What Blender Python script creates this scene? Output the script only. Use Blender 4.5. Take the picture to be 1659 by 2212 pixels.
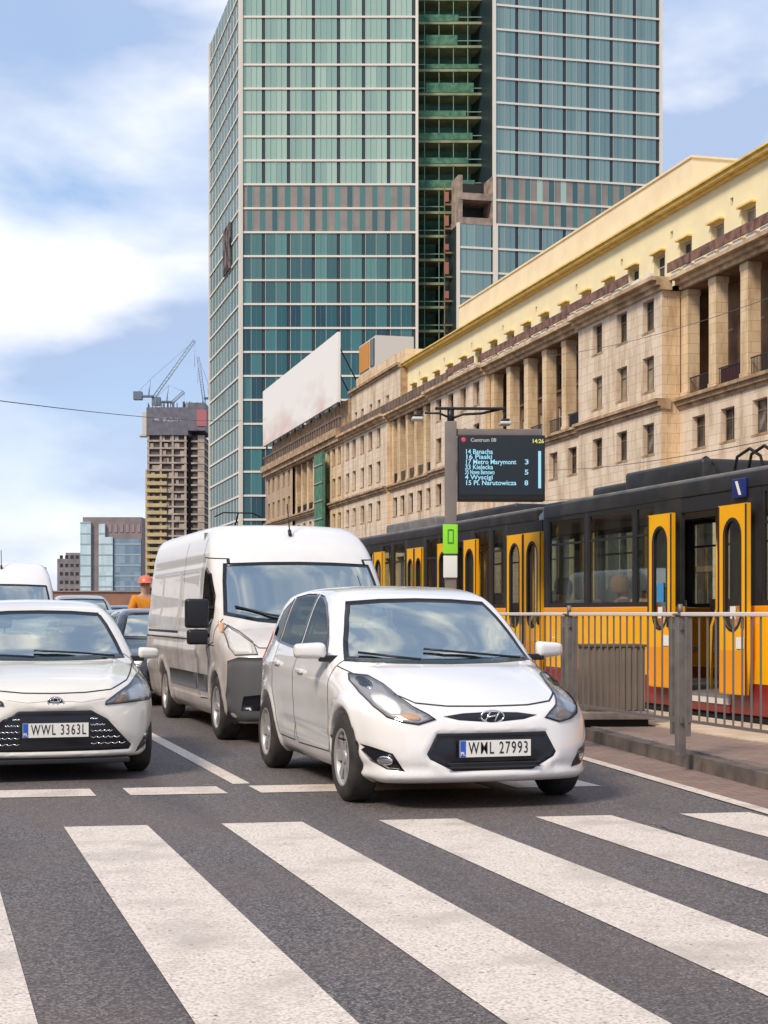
import bpy, bmesh, math, random
import numpy as np
from mathutils import Vector, Matrix
from mathutils.bvhtree import BVHTree
from mathutils.geometry import delaunay_2d_cdt

random.seed(7)
S = bpy.context.scene
for o in list(bpy.data.objects): bpy.data.objects.remove(o)
COL = S.collection

# ---------------------------------------------------------------- camera, sky, sun
CAM_H = 1.36
YAW = math.atan(1000/3400.)
cd = bpy.data.cameras.new('camera'); cam = bpy.data.objects.new('camera', cd); COL.objects.link(cam)
cam.location = (0, 0, CAM_H); cam.rotation_euler = (math.radians(90), 0, -YAW)
cd.sensor_fit = 'HORIZONTAL'; cd.sensor_width = 36; cd.lens = 36*3400/1659.
cd.shift_y = 219/1659.; cd.clip_start = 0.1; cd.clip_end = 5000
S.camera = cam

SUN_EL, SUN_AZ = math.radians(44), math.radians(-124)      # azimuth measured from +Y towards +X
W = bpy.data.worlds.new('World'); S.world = W; W.use_nodes = True
nt = W.node_tree; nt.nodes.clear()
def N(t, ty, **k):
    n = t.nodes.new(ty)
    for a, b in k.items(): setattr(n, a, b)
    return n
def mixc(t, fac, a, b):
    m = N(t, 'ShaderNodeMix', data_type='RGBA')
    for sock, v in ((0, fac), (6, a), (7, b)):
        if hasattr(v, 'is_linked') or hasattr(v, 'links'): t.links.new(v, m.inputs[sock])
        else: m.inputs[sock].default_value = v if sock == 0 else (tuple(v)+(1,))[:4]
    return m.outputs[2]
out = N(nt, 'ShaderNodeOutputWorld'); bg = N(nt, 'ShaderNodeBackground'); bg.inputs[1].default_value = 0.1
sky = N(nt, 'ShaderNodeTexSky', sky_type='NISHITA'); sky.sun_disc = False
sky.sun_elevation = SUN_EL; sky.sun_rotation = SUN_AZ; sky.air_density = 1.0; sky.dust_density = 0.6
tc = N(nt, 'ShaderNodeTexCoord')
sep = N(nt, 'ShaderNodeSeparateXYZ'); nt.links.new(tc.outputs['Generated'], sep.inputs[0])
mp = N(nt, 'ShaderNodeMapping'); mp.inputs['Scale'].default_value = (1, 1, 2.3); mp.inputs['Location'].default_value = (3.1, 1.7, 0.35)
nt.links.new(tc.outputs['Generated'], mp.inputs[0])
n1 = N(nt, 'ShaderNodeTexNoise'); n1.inputs['Scale'].default_value = 3.6; n1.inputs['Detail'].default_value = 6; n1.inputs['Roughness'].default_value = .48; n1.inputs['Distortion'].default_value = .25
nt.links.new(mp.outputs[0], n1.inputs['Vector'])
r1 = N(nt, 'ShaderNodeValToRGB'); r1.color_ramp.elements[0].position = .33; r1.color_ramp.elements[1].position = .57
nt.links.new(n1.outputs[0], r1.inputs[0])
n2 = N(nt, 'ShaderNodeTexNoise'); n2.inputs['Scale'].default_value = 4.6; n2.inputs['Detail'].default_value = 5
nt.links.new(mp.outputs[0], n2.inputs['Vector'])
r2 = N(nt, 'ShaderNodeValToRGB'); r2.color_ramp.elements[0].position = .44; r2.color_ramp.elements[1].position = .66
r2.color_ramp.elements[0].color = (3.3, 4.15, 5.9, 1); r2.color_ramp.elements[1].color = (9.2, 9.0, 8.8, 1)
nt.links.new(n2.outputs[0], r2.inputs[0])
# thin veil everywhere: pale blue, whiter towards the horizon (real air does this)
hz = N(nt, 'ShaderNodeMapRange'); hz.inputs[1].default_value = 0.0; hz.inputs[2].default_value = .14; hz.inputs[3].default_value = .85; hz.inputs[4].default_value = 0.0
nt.links.new(sep.outputs[2], hz.inputs[0])
blue = mixc(nt, .6, sky.outputs[0], (3.3, 4.6, 7.0))
veil = mixc(nt, hz.outputs[0], blue, (8.4, 8.5, 8.6))
skyc = mixc(nt, r1.outputs[0], veil, r2.outputs[0])
nt.links.new(skyc, bg.inputs[0]); nt.links.new(bg.outputs[0], out.inputs[0])

sd = bpy.data.lights.new('sun', 'SUN'); sun = bpy.data.objects.new('sun', sd); COL.objects.link(sun)
sd.energy = 2.3; sd.angle = math.radians(14); sd.color = (1, .88, .72)
sdir = Vector((math.sin(SUN_AZ)*math.cos(SUN_EL), math.cos(SUN_AZ)*math.cos(SUN_EL), math.sin(SUN_EL)))
sun.rotation_euler = sdir.to_track_quat('Z', 'Y').to_euler(); sun.location = (-30, -20, 60)
S.view_settings.view_transform = 'Standard'; S.view_settings.look = 'None'; S.view_settings.gamma = 1
S.view_settings.exposure = 0.55

# ---------------------------------------------------------------- materials
MATS = {}
def mat(name, col, rough=.6, metal=0, col2=None, scale=4, bump=0, bscale=60, spec=.5, emit=None, coat=0, detail=4, lo=.35, hi=.65, stretch=None):
    if name in MATS: return MATS[name]
    m = bpy.data.materials.new(name); m.use_nodes = True; t = m.node_tree
    b = t.nodes['Principled BSDF']
    b.inputs['Base Color'].default_value = (*col, 1); b.inputs['Roughness'].default_value = rough
    b.inputs['Metallic'].default_value = metal; b.inputs['Specular IOR Level'].default_value = spec
    b.inputs['Coat Weight'].default_value = coat; b.inputs['Coat Roughness'].default_value = .04
    co = N(t, 'ShaderNodeTexCoord').outputs['Object']
    if stretch:
        q = N(t, 'ShaderNodeMapping'); q.inputs['Scale'].default_value = stretch; t.links.new(co, q.inputs[0]); co = q.outputs[0]
    if col2:
        n = N(t, 'ShaderNodeTexNoise'); n.inputs['Scale'].default_value = scale; n.inputs['Detail'].default_value = detail
        t.links.new(co, n.inputs['Vector'])
        r = N(t, 'ShaderNodeMapRange'); r.inputs[1].default_value = lo; r.inputs[2].default_value = hi
        t.links.new(n.outputs[0], r.inputs[0])
        t.links.new(mixc(t, r.outputs[0], col, col2), b.inputs['Base Color'])
    if bump:
        n = N(t, 'ShaderNodeTexNoise'); n.inputs['Scale'].default_value = bscale; n.inputs['Detail'].default_value = 3
        t.links.new(co, n.inputs['Vector'])
        bn = N(t, 'ShaderNodeBump'); bn.inputs['Strength'].default_value = bump; bn.inputs['Distance'].default_value = .01
        t.links.new(n.outputs[0], bn.inputs['Height']); t.links.new(bn.outputs[0], b.inputs['Normal'])
    if emit:
        b.inputs['Emission Color'].default_value = (*emit[:3], 1); b.inputs['Emission Strength'].default_value = emit[3]
    MATS[name] = m; return m

def glass_mat(name, tint, gloss=.35, gcol=(.75, .9, .95), rough=.02, top=1):
    if name in MATS: return MATS[name]
    m = bpy.data.materials.new(name); m.use_nodes = True; t = m.node_tree; t.nodes.clear()
    o = N(t, 'ShaderNodeOutputMaterial'); tr = N(t, 'ShaderNodeBsdfTransparent'); gl = N(t, 'ShaderNodeBsdfGlossy')
    tr.inputs[0].default_value = (*tint, 1); gl.inputs[0].default_value = (*gcol, 1); gl.inputs['Roughness'].default_value = rough
    fr = N(t, 'ShaderNodeLayerWeight'); fr.inputs[0].default_value = .25
    r = N(t, 'ShaderNodeMapRange'); r.inputs[3].default_value = gloss; r.inputs[4].default_value = top
    t.links.new(fr.outputs['Fresnel'], r.inputs[0])
    mx = N(t, 'ShaderNodeMixShader'); t.links.new(r.outputs[0], mx.inputs[0]); t.links.new(tr.outputs[0], mx.inputs[1]); t.links.new(gl.outputs[0], mx.inputs[2])
    t.links.new(mx.outputs[0], o.inputs[0]); MATS[name] = m; return m

def asphalt():
    m = bpy.data.materials.new('asphalt'); m.use_nodes = True; t = m.node_tree; b = t.nodes['Principled BSDF']
    co = N(t, 'ShaderNodeTexCoord').outputs['Object']
    def noise(s, d=3):
        n = N(t, 'ShaderNodeTexNoise'); n.inputs['Scale'].default_value = s; n.inputs['Detail'].default_value = d; t.links.new(co, n.inputs['Vector']); return n.outputs[0]
    def rng(v, a, c):
        r = N(t, 'ShaderNodeMapRange'); r.inputs[1].default_value = a; r.inputs[2].default_value = c; t.links.new(v, r.inputs[0]); return r.outputs[0]
    fine = rng(noise(110, 3), .42, .60)
    gv = N(t, 'ShaderNodeTexVoronoi'); gv.inputs['Scale'].default_value = 95; t.links.new(co, gv.inputs['Vector'])
    gw = N(t, 'ShaderNodeTexWhiteNoise'); t.links.new(gv.outputs['Position'], gw.inputs['Vector'])
    pw = N(t, 'ShaderNodeMath', operation='POWER'); pw.inputs[1].default_value = 2.0; t.links.new(gw.outputs[0], pw.inputs[0])
    c = mixc(t, fine, (.028, .024, .023), (.17, .147, .14))
    c = mixc(t, .62, c, mixc(t, pw.outputs[0], (.030, .026, .026), (.34, .30, .29)))
    big = rng(noise(.55, 4), .4, .62)
    c = mixc(t, big, c, mixc(t, .35, c, (.155, .11, .092)))
    v = N(t, 'ShaderNodeTexVoronoi'); v.inputs['Scale'].default_value = 38; t.links.new(co, v.inputs['Vector'])
    sp = rng(v.outputs['Distance'], .16, .08)
    wn = N(t, 'ShaderNodeTexWhiteNoise'); t.links.new(v.outputs['Position'], wn.inputs['Vector'])
    gt = N(t, 'ShaderNodeMath', operation='GREATER_THAN'); gt.inputs[1].default_value = .80; t.links.new(wn.outputs[0], gt.inputs[0])
    mu = N(t, 'ShaderNodeMath', operation='MULTIPLY'); t.links.new(gt.outputs[0], mu.inputs[0]); t.links.new(sp, mu.inputs[1])
    c = mixc(t, mu.outputs[0], c, (.55, .52, .48))
    def mapped(sc):
        q = N(t, 'ShaderNodeMapping'); q.inputs['Scale'].default_value = sc; t.links.new(co, q.inputs[0]); return q.outputs[0]
    # oily wheel tracks along the lanes, a few cracks, a darker relaid patch
    tr = N(t, 'ShaderNodeTexNoise'); tr.inputs['Scale'].default_value = 1; tr.inputs['Detail'].default_value = 5; t.links.new(mapped((1.3, .12, 1)), tr.inputs['Vector'])
    m_ = N(t, 'ShaderNodeMath', operation='MULTIPLY'); m_.inputs[1].default_value = .38; t.links.new(rng(tr.outputs[0], .5, .66), m_.inputs[0])
    c = mixc(t, m_.outputs[0], c, (.035, .032, .034))
    cv = N(t, 'ShaderNodeTexVoronoi', feature='DISTANCE_TO_EDGE'); cv.inputs['Scale'].default_value = .42
    wv = N(t, 'ShaderNodeTexNoise'); wv.inputs['Scale'].default_value = 2.5; wv.inputs['Detail'].default_value = 5; t.links.new(co, wv.inputs['Vector'])
    av = N(t, 'ShaderNodeVectorMath', operation='MULTIPLY_ADD'); av.inputs[1].default_value = (.55, .55, 0); t.links.new(wv.outputs['Color'], av.inputs[0]); t.links.new(co, av.inputs[2])
    t.links.new(av.outputs[0], cv.inputs['Vector'])
    m3 = N(t, 'ShaderNodeMath', operation='MULTIPLY'); t.links.new(rng(cv.outputs['Distance'], .006, .002), m3.inputs[0]); t.links.new(rng(noise(.35, 2), .60, .66), m3.inputs[1])
    c = mixc(t, m3.outputs[0], c, (.014, .012, .012))
    t.links.new(c, b.inputs['Base Color']); b.inputs['Roughness'].default_value = .75
    bn = N(t, 'ShaderNodeBump'); bn.inputs['Strength'].default_value = .3; bn.inputs['Distance'].default_value = .004
    t.links.new(noise(130, 2), bn.inputs['Height']); t.links.new(bn.outputs[0], b.inputs['Normal'])
    return m

def paint_mark():
    m = bpy.data.materials.new('road_paint'); m.use_nodes = True; t = m.node_tree; b = t.nodes['Principled BSDF']
    co = N(t, 'ShaderNodeTexCoord').outputs['Object']
    n = N(t, 'ShaderNodeTexNoise'); n.inputs['Scale'].default_value = 70; n.inputs['Detail'].default_value = 5; t.links.new(co, n.inputs['Vector'])
    r = N(t, 'ShaderNodeMapRange'); r.inputs[1].default_value = .36; r.inputs[2].default_value = .56; t.links.new(n.outputs[0], r.inputs[0])
    c = mixc(t, r.outputs[0], (.48, .40, .34), (.77, .675, .585))
    n2 = N(t, 'ShaderNodeTexNoise'); n2.inputs['Scale'].default_value = 2.2; n2.inputs['Detail'].default_value = 6; t.links.new(co, n2.inputs['Vector'])
    r2 = N(t, 'ShaderNodeMapRange'); r2.inputs[1].default_value = .5; r2.inputs[2].default_value = .75; t.links.new(n2.outputs[0], r2.inputs[0])
    c = mixc(t, r2.outputs[0], c, (.46, .39, .335))
    n3 = N(t, 'ShaderNodeTexNoise'); n3.inputs['Scale'].default_value = 26; n3.inputs['Detail'].default_value = 5; t.links.new(co, n3.inputs['Vector'])
    r3 = N(t, 'ShaderNodeMapRange'); r3.inputs[1].default_value = .655; r3.inputs[2].default_value = .70; t.links.new(n3.outputs[0], r3.inputs[0])
    c = mixc(t, r3.outputs[0], c, (.16, .14, .14))
    t.links.new(c, b.inputs['Base Color']); b.inputs['Roughness'].default_value = .6
    return m

def brick_mat(name, c1, c2, mortar, scale, bw=.2, bh=.1):
    if name in MATS: return MATS[name]
    m = bpy.data.materials.new(name); m.use_nodes = True; t = m.node_tree; b = t.nodes['Principled BSDF']
    co = N(t, 'ShaderNodeTexCoord').outputs['Object']
    br = N(t, 'ShaderNodeTexBrick'); br.inputs['Scale'].default_value = scale; br.inputs['Brick Width'].default_value = bw; br.inputs['Row Height'].default_value = bh
    br.inputs['Mortar Size'].default_value = .006; br.inputs['Color1'].default_value = (*c1, 1); br.inputs['Color2'].default_value = (*c2, 1); br.inputs['Mortar'].default_value = (*mortar, 1)
    t.links.new(co, br.inputs['Vector'])
    n = N(t, 'ShaderNodeTexNoise'); n.inputs['Scale'].default_value = 3; n.inputs['Detail'].default_value = 5; t.links.new(co, n.inputs['Vector'])
    r = N(t, 'ShaderNodeMapRange'); r.inputs[3].default_value = .7; r.inputs[4].default_value = 1.2; t.links.new(n.outputs[0], r.inputs[0])
    vm = N(t, 'ShaderNodeVectorMath', operation='SCALE'); t.links.new(br.outputs[0], vm.inputs[0]); t.links.new(r.outputs[0], vm.inputs['Scale'])
    t.links.new(vm.outputs[0], b.inputs['Base Color']); b.inputs['Roughness'].default_value = .8
    MATS[name] = m; return m

def stone_mat(name, c1, c2, c3):
    """ashlar facing: big block courses plus stains; vertical soft streaks of dirt"""
    if name in MATS: return MATS[name]
    m = bpy.data.materials.new(name); m.use_nodes = True; t = m.node_tree; b = t.nodes['Principled BSDF']
    co = N(t, 'ShaderNodeTexCoord').outputs['Object']
    sp = N(t, 'ShaderNodeSeparateXYZ'); t.links.new(co, sp.inputs[0]); cb = N(t, 'ShaderNodeCombineXYZ')
    ad = N(t, 'ShaderNodeMath', operation='ADD'); t.links.new(sp.outputs[0], ad.inputs[0]); t.links.new(sp.outputs[1], ad.inputs[1])
    t.links.new(ad.outputs[0], cb.inputs[0]); t.links.new(sp.outputs[2], cb.inputs[1])
    br = N(t, 'ShaderNodeTexBrick'); br.inputs['Scale'].default_value = 1; br.inputs['Brick Width'].default_value = 1.1; br.inputs['Row Height'].default_value = .55
    br.inputs['Mortar Size'].default_value = .009; br.inputs['Color1'].default_value = (*c1, 1); br.inputs['Color2'].default_value = (*c2, 1); br.inputs['Mortar'].default_value = (*c3, 1)
    t.links.new(cb.outputs[0], br.inputs['Vector'])
    q = N(t, 'ShaderNodeMapping'); q.inputs['Scale'].default_value = (1, 1, .25); t.links.new(co, q.inputs[0])
    n = N(t, 'ShaderNodeTexNoise'); n.inputs['Scale'].default_value = .9; n.inputs['Detail'].default_value = 7; n.inputs['Roughness'].default_value = .65; t.links.new(q.outputs[0], n.inputs['Vector'])
    r = N(t, 'ShaderNodeMapRange'); r.inputs[1].default_value = .46; r.inputs[2].default_value = .74; t.links.new(n.outputs[0], r.inputs[0])
    c = mixc(t, r.outputs[0], br.outputs[0], c3)
    t.links.new(c, b.inputs['Base Color']); b.inputs['Roughness'].default_value = .85
    MATS[name] = m; return m

def pane_mat(name, a, bcol, rough=.06, cell=(1.0, 1.0, 1.0), metal=.0, spec=1.0):
    """tower glass; each pane gets its own tint between two colours"""
    if name in MATS: return MATS[name]
    m = bpy.data.materials.new(name); m.use_nodes = True; t = m.node_tree; b = t.nodes['Principled BSDF']
    co = N(t, 'ShaderNodeNewGeometry').outputs['Position']
    sn = N(t, 'ShaderNodeVectorMath', operation='SNAP'); sn.inputs[1].default_value = cell; t.links.new(co, sn.inputs[0])
    w = N(t, 'ShaderNodeTexWhiteNoise'); t.links.new(sn.outputs[0], w.inputs['Vector'])
    t.links.new(mixc(t, w.outputs[0], a, bcol), b.inputs['Base Color'])
    b.inputs['Roughness'].default_value = rough; b.inputs['Metallic'].default_value = metal; b.inputs['Specular IOR Level'].default_value = spec
    MATS[name] = m; return m

def van_paint():
    m = bpy.data.materials.new('van_paint_white'); m.use_nodes = True; t = m.node_tree; b = t.nodes['Principled BSDF']
    co = N(t, 'ShaderNodeTexCoord').outputs['Object']; sp = N(t, 'ShaderNodeSeparateXYZ'); t.links.new(co, sp.inputs[0])
    n = N(t, 'ShaderNodeTexNoise'); n.inputs['Scale'].default_value = 3.5; n.inputs['Detail'].default_value = 7; t.links.new(co, n.inputs['Vector'])
    r = N(t, 'ShaderNodeMapRange'); r.inputs[1].default_value = 2.3; r.inputs[2].default_value = .3; t.links.new(sp.outputs[2], r.inputs[0])
    mu = N(t, 'ShaderNodeMath', operation='MULTIPLY'); t.links.new(n.outputs[0], mu.inputs[0]); t.links.new(r.outputs[0], mu.inputs[1])
    r2 = N(t, 'ShaderNodeMapRange'); r2.inputs[1].default_value = .05; r2.inputs[2].default_value = .6; r2.inputs[4].default_value = .8; t.links.new(mu.outputs[0], r2.inputs[0])
    t.links.new(mixc(t, r2.outputs[0], (.77, .74, .71), (.31, .235, .185)), b.inputs['Base Color'])
    b.inputs['Roughness'].default_value = .28; b.inputs['Coat Weight'].default_value = .5
    return m

M = dict(
 asphalt=asphalt(), mark=paint_mark(), van=van_paint(),
 white=mat('car_paint_white', (.79, .765, .745), .22, coat=1.0),
 cream=mat('car_paint_pearl', (.75, .71, .64), .22, coat=1.0),
 black=mat('black_plastic', (.012, .012, .014), .45), dark=mat('dark_trim', (.03, .03, .034), .5),
 grille=mat('grille_black', (.008, .008, .012), .3), grey_pl=mat('grey_bumper_plastic', (.085, .085, .09), .6, bump=.15, bscale=90),
 rubber=mat('rubber', (.02, .02, .021), .85, col2=(.05, .042, .036), scale=9), rim=mat('alloy', (.55, .53, .52), .3, .9),
 hub=mat('wheel_cover', (.50, .48, .47), .4, .5), well=mat('arch_liner', (.01, .01, .01), .9),
 chrome=mat('chrome', (.8, .8, .8), .12, 1), lens_in=mat('lamp_reflector', (.88, .86, .84), .3, .35), amber=mat('indicator_amber', (.60, .36, .20), .25),
 lens=glass_mat('lamp_lens', (.95, .96, .97), .05, (1, 1, 1)), red=mat('tail_lamp_red', (.45, .02, .02), .2),
 ws=glass_mat('windscreen_glass', (.72, .84, .79), .50, (.94, 1.0, .94)), sg=glass_mat('side_glass', (.30, .34, .30), .07, (.55, .6, .58)),
 frit=mat('frit_black', (.012, .014, .016), .12), inner=mat('cabin_lining', (.055, .06, .062), .9), seat=mat('seat_fabric', (.10, .11, .115), .85),
 seatl=mat('head_restraint_fabric', (.26, .27, .27), .85), plate=mat('plate_white', (.80, .78, .72), .4), plate_ink=mat('plate_ink', (.01, .01, .012), .5),
 blue=mat('plate_blue', (.02, .10, .50), .4), dash=mat('dashboard_plastic', (.035, .038, .042), .7), gap=mat('panel_gap', (.02, .018, .016), .8),
 paper=mat('white_card', (.8, .8, .76), .6),
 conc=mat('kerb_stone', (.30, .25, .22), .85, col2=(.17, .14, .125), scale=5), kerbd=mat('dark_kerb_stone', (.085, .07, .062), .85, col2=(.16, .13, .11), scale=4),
 steel=mat('galvanised_rail', (.78, .72, .66), .45, .2), fpost=mat('fence_grey', (.16, .155, .155), .5, .3, col2=(.24, .21, .19), scale=7),
 fbar=mat('fence_bar_grey', (.20, .18, .165), .45, .3),
 yel=mat('tram_yellow', (.94, .48, .003), .4, coat=.25, col2=(.92, .42, .003), scale=2, spec=.3), ora=mat('tram_orange', (.86, .33, .004), .4, coat=.25),
 tred=mat('tram_red', (.24, .012, .012), .4, coat=.4), tdark=mat('tram_roof_dark', (.014, .014, .017), .45, col2=(.035, .032, .03), scale=3),
 tgrey=mat('tram_roof_grey', (.13, .13, .135), .6, col2=(.22, .2, .18), scale=3), tglass=glass_mat('tram_glass', (.90, .92, .88), .03, (.70, .75, .75), top=.30),
 tin=mat('tram_inner_panel', (.50, .45, .41), .6), tfl=mat('tram_floor', (.16, .15, .15), .7), tyrail=mat('yellow_handrail', (.85, .45, .03), .35),
 tseat=mat('tram_seat', (.22, .16, .14), .7), trub=mat('door_rubber', (.015, .015, .017), .6),
)

# ---------------------------------------------------------------- object helpers
def link(o, parent=None):
    COL.objects.link(o)
    if parent is not None: o.parent = parent
    return o
def tag(o, label=None, cat=None, group=None, kind=None):
    if label: o['label'] = label
    if cat: o['category'] = cat
    if group: o['group'] = group
    if kind: o['kind'] = kind
    return o
def empty(name, loc=(0, 0, 0), rz=0, label=None, cat=None, group=None, kind=None):
    o = bpy.data.objects.new(name, None); link(o); o.location = loc; o.rotation_euler = (0, 0, rz); o.empty_display_size = .2
    return tag(o, label, cat, group, kind)
def kids(o): return [c for c in bpy.data.objects if c.parent == o]
def copy_tree(o, parent=None):
    c = o.copy(); COL.objects.link(c)
    if parent is not None: c.parent = parent
    for ch in kids(o): copy_tree(ch, c)
    return c

class MB:
    def __init__(s): s.v = []; s.f = []; s.m = []; s.sm = []
    def add(s, vs, fs, m=0, smooth=False):
        n = len(s.v); s.v += [tuple(v) for v in vs]
        for f in fs: s.f.append(tuple(i+n for i in f)); s.m.append(m); s.sm.append(smooth)
        return s
    def box(s, a, b, m=0, bev=0):
        x0, y0, z0 = a; x1, y1, z1 = b
        if x0 > x1: x0, x1 = x1, x0
        if y0 > y1: y0, y1 = y1, y0
        if z0 > z1: z0, z1 = z1, z0
        if bev <= 0:
            vs = [(x0,y0,z0),(x1,y0,z0),(x1,y1,z0),(x0,y1,z0),(x0,y0,z1),(x1,y0,z1),(x1,y1,z1),(x0,y1,z1)]
            return s.add(vs, [(0,3,2,1),(4,5,6,7),(0,1,5,4),(1,2,6,5),(2,3,7,6),(3,0,4,7)], m)
        bm = bmesh.new(); bmesh.ops.create_cube(bm, size=1)
        for v in bm.verts: v.co = Vector(((x0+x1)/2+v.co.x*(x1-x0), (y0+y1)/2+v.co.y*(y1-y0), (z0+z1)/2+v.co.z*(z1-z0)))
        bmesh.ops.bevel(bm, geom=bm.edges[:], offset=bev, segments=3, profile=.6, affect='EDGES')
        bm.verts.index_update()
        s.add([v.co for v in bm.verts], [[v.index for v in f.verts] for f in bm.faces], m, True); bm.free(); return s
    def quad(s, p, m=0): return s.add(p, [tuple(range(len(p)))], m)
    def tube(s, pts, r, n=8, m=0, cap=True):
        P = [Vector(p) for p in pts]; vs = []; fs = []
        rr = r if isinstance(r, (list, tuple)) else [r]*len(P)
        for i, p in enumerate(P):
            t = (P[min(i+1, len(P)-1)]-P[max(i-1, 0)]).normalized()
            a = t.cross(Vector((0, 0, 1)));
            if a.length < 1e-3: a = t.cross(Vector((1, 0, 0)))
            a.normalize(); b = t.cross(a)
            for k in range(n):
                w = 2*math.pi*k/n; vs.append(p+a*rr[i]*math.cos(w)+b*rr[i]*math.sin(w))
        for i in range(len(P)-1):
            for k in range(n): fs.append((i*n+k, i*n+(k+1) % n, (i+1)*n+(k+1) % n, (i+1)*n+k))
        if cap: fs.append(tuple(range(n))); fs.append(tuple((len(P)-1)*n+k for k in range(n))[::-1])
        return s.add(vs, fs, m, True)
    def lathe_x(s, prof, c=(0, 0, 0), n=32, m=0):       # profile (x, r) about an axis along x
        vs = []; fs = []
        for x, r in prof:
            for k in range(n):
                w = 2*math.pi*k/n; vs.append((c[0]+x, c[1]+r*math.cos(w), c[2]+r*math.sin(w)))
        for i in range(len(prof)-1):
            for k in range(n): fs.append((i*n+k, i*n+(k+1) % n, (i+1)*n+(k+1) % n, (i+1)*n+k))
        return s.add(vs, fs, m, True)
    def prism(s, poly, fn, m=0):                       # fn(u, v, t) for t in 0, 1 gives the point
        n = len(poly); vs = [fn(u, v, 0) for u, v in poly]+[fn(u, v, 1) for u, v in poly]
        fs = [tuple(range(n)), tuple(range(n, 2*n))[::-1]]+[(i, (i+1) % n, n+(i+1) % n, n+i) for i in range(n)]
        return s.add(vs, fs, m)
    def build(s, name, mats, parent=None, fix=True):
        me = bpy.data.meshes.new(name); me.from_pydata(s.v, [], s.f)
        if not isinstance(mats, (list, tuple)): mats = [mats]
        for m in mats: me.materials.append(m)
        me.polygons.foreach_set('material_index', s.m); me.polygons.foreach_set('use_smooth', s.sm)
        if fix:
            bm = bmesh.new(); bm.from_mesh(me); bmesh.ops.recalc_face_normals(bm, faces=bm.faces[:]); bm.to_mesh(me); bm.free()
        me.update()
        return link(bpy.data.objects.new(name, me), parent)

def text_mesh(name, body, size, m, parent=None, ext=.002, bold=.0, align='CENTER'):
    c = bpy.data.curves.new(name, 'FONT'); c.body = body; c.size = size; c.extrude = ext; c.offset = bold; c.align_x = align; c.align_y = 'CENTER'; c.resolution_u = 3; c.space_character = 1.22 if body[:2] in ('WM', 'WW') else 1
    o = bpy.data.objects.new(name, c); COL.objects.link(o); bpy.context.view_layer.update()
    me = bpy.data.meshes.new_from_object(o.evaluated_get(bpy.context.evaluated_depsgraph_get()))
    bpy.data.objects.remove(o); me.materials.clear(); me.materials.append(m); me.name = name
    return link(bpy.data.objects.new(name, me), parent)

def pieces(mb, name, mats, parent=None, fix=True):
    """every loose piece of the builder becomes a part of its own"""
    p = list(range(len(mb.v)))
    def f_(i):
        while p[i] != i: p[i] = p[p[i]]; i = p[i]
        return i
    for f in mb.f:
        for i in f[1:]: p[f_(i)] = f_(f[0])
    G_ = {}
    for k, f in enumerate(mb.f): G_.setdefault(f_(f[0]), []).append(k)
    for ks in G_.values():
        m_ = MB(); re = {}
        for k in ks:
            for i in mb.f[k]:
                if i not in re: re[i] = len(m_.v); m_.v.append(mb.v[i])
            m_.f.append(tuple(re[i] for i in mb.f[k])); m_.m.append(mb.m[k]); m_.sm.append(mb.sm[k])
        m_.build(name, mats, parent, fix)

# camera-frame metres (right, forward) -> world
def CW(lat, d): return (lat*math.cos(YAW)+d*math.sin(YAW), d*math.cos(YAW)-lat*math.sin(YAW))

# ================================================================ GROUND
def sheet(name, poly, z, m, kind='structure'):
    mb = MB(); mb.add([(x, y, z) for x, y in poly], [tuple(range(len(poly)))])
    return tag(mb.build(name, m), kind=kind)
sheet('ground', [(-1500, -200), (2500, -200), (2500, 2800), (-1500, 2800)], -.02, mat('far_ground', (.10, .09, .085), .9, col2=(.14, .12, .11), scale=.05))
sheet('road', [(-30, -30), (37, -30), (34, 500), (-30, 500)], 0, M['asphalt'])

mk = .004
sxs = [(-1.17, -.65), (-.15, .37), (.87, 1.39), (1.86, 2.38), (2.88, 3.40), (3.93, 4.45), (4.93, 5.42)]
def far_y(x): return 10.17-.125*(x-.87)
for i, (a, b) in enumerate(sxs):
    yb = 3.6
    sheet('crosswalk_stripe', [(a, yb), (b, yb), (b, far_y(b)), (a, far_y(a))], mk, M['mark'])
for (a, b) in [(-2.2, -1.2), (-.4, 1.25), (1.50, 2.22), (2.47, 3.15), (3.3, 4.25), (4.45, 5.13)]:
    g = lambda x: 12.33-.115*(x-1.25)
    sheet('stop_line', [(a, g(a)-.5), (b, g(b)-.5), (b, g(b)), (a, g(a))], mk, M['mark'])
sheet('lane_line', [(2.38, 12.35), (2.52, 12.35), (2.52, 60), (2.38, 60)], mk, M['mark'])

KX = [(5.0, 1.5), (5.45, 4.4), (6.23, 10.75), (6.81, 15.52), (7.1, 22), (7.2, 32), (7.2, 420)]
EL = [(4.95, 3.5), (5.52, 9.3), (5.94, 13.55), (6.3, 19), (6.5, 26), (6.5, 420)]
def strip(name, A, B, z, m):
    mb = MB(); n = len(A)
    mb.add([(x, y, z) for x, y in A]+[(x, y, z) for x, y in B], [(i, n+i, n+i+1, i+1) for i in range(n-1)])
    return tag(mb.build(name, m), kind='structure')
def interp(L, y):
    for (x0, y0), (x1, y1) in zip(L, L[1:]):
        if y0 <= y <= y1: return x0+(x1-x0)*(y-y0)/(y1-y0)
    return L[0][0] if y < L[0][1] else L[-1][0]
ys = [3.5, 4.4, 7, 9.3, 10.75, 13.55, 15.52, 19, 22, 26, 32, 60, 120, 300]
strip('gutter_strip', [(interp(EL, y)+.02, y) for y in ys], [(interp(KX, y), y) for y in ys], mk*.9, brick_mat('gutter_setts', (.30, .20, .155), (.24, .16, .13), (.13, .10, .09), 1, .22, .11))
strip('edge_line', [(interp(EL, y)-.06, y) for y in ys], [(interp(EL, y)+.06, y) for y in ys], mk*2, M['mark'])
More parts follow.
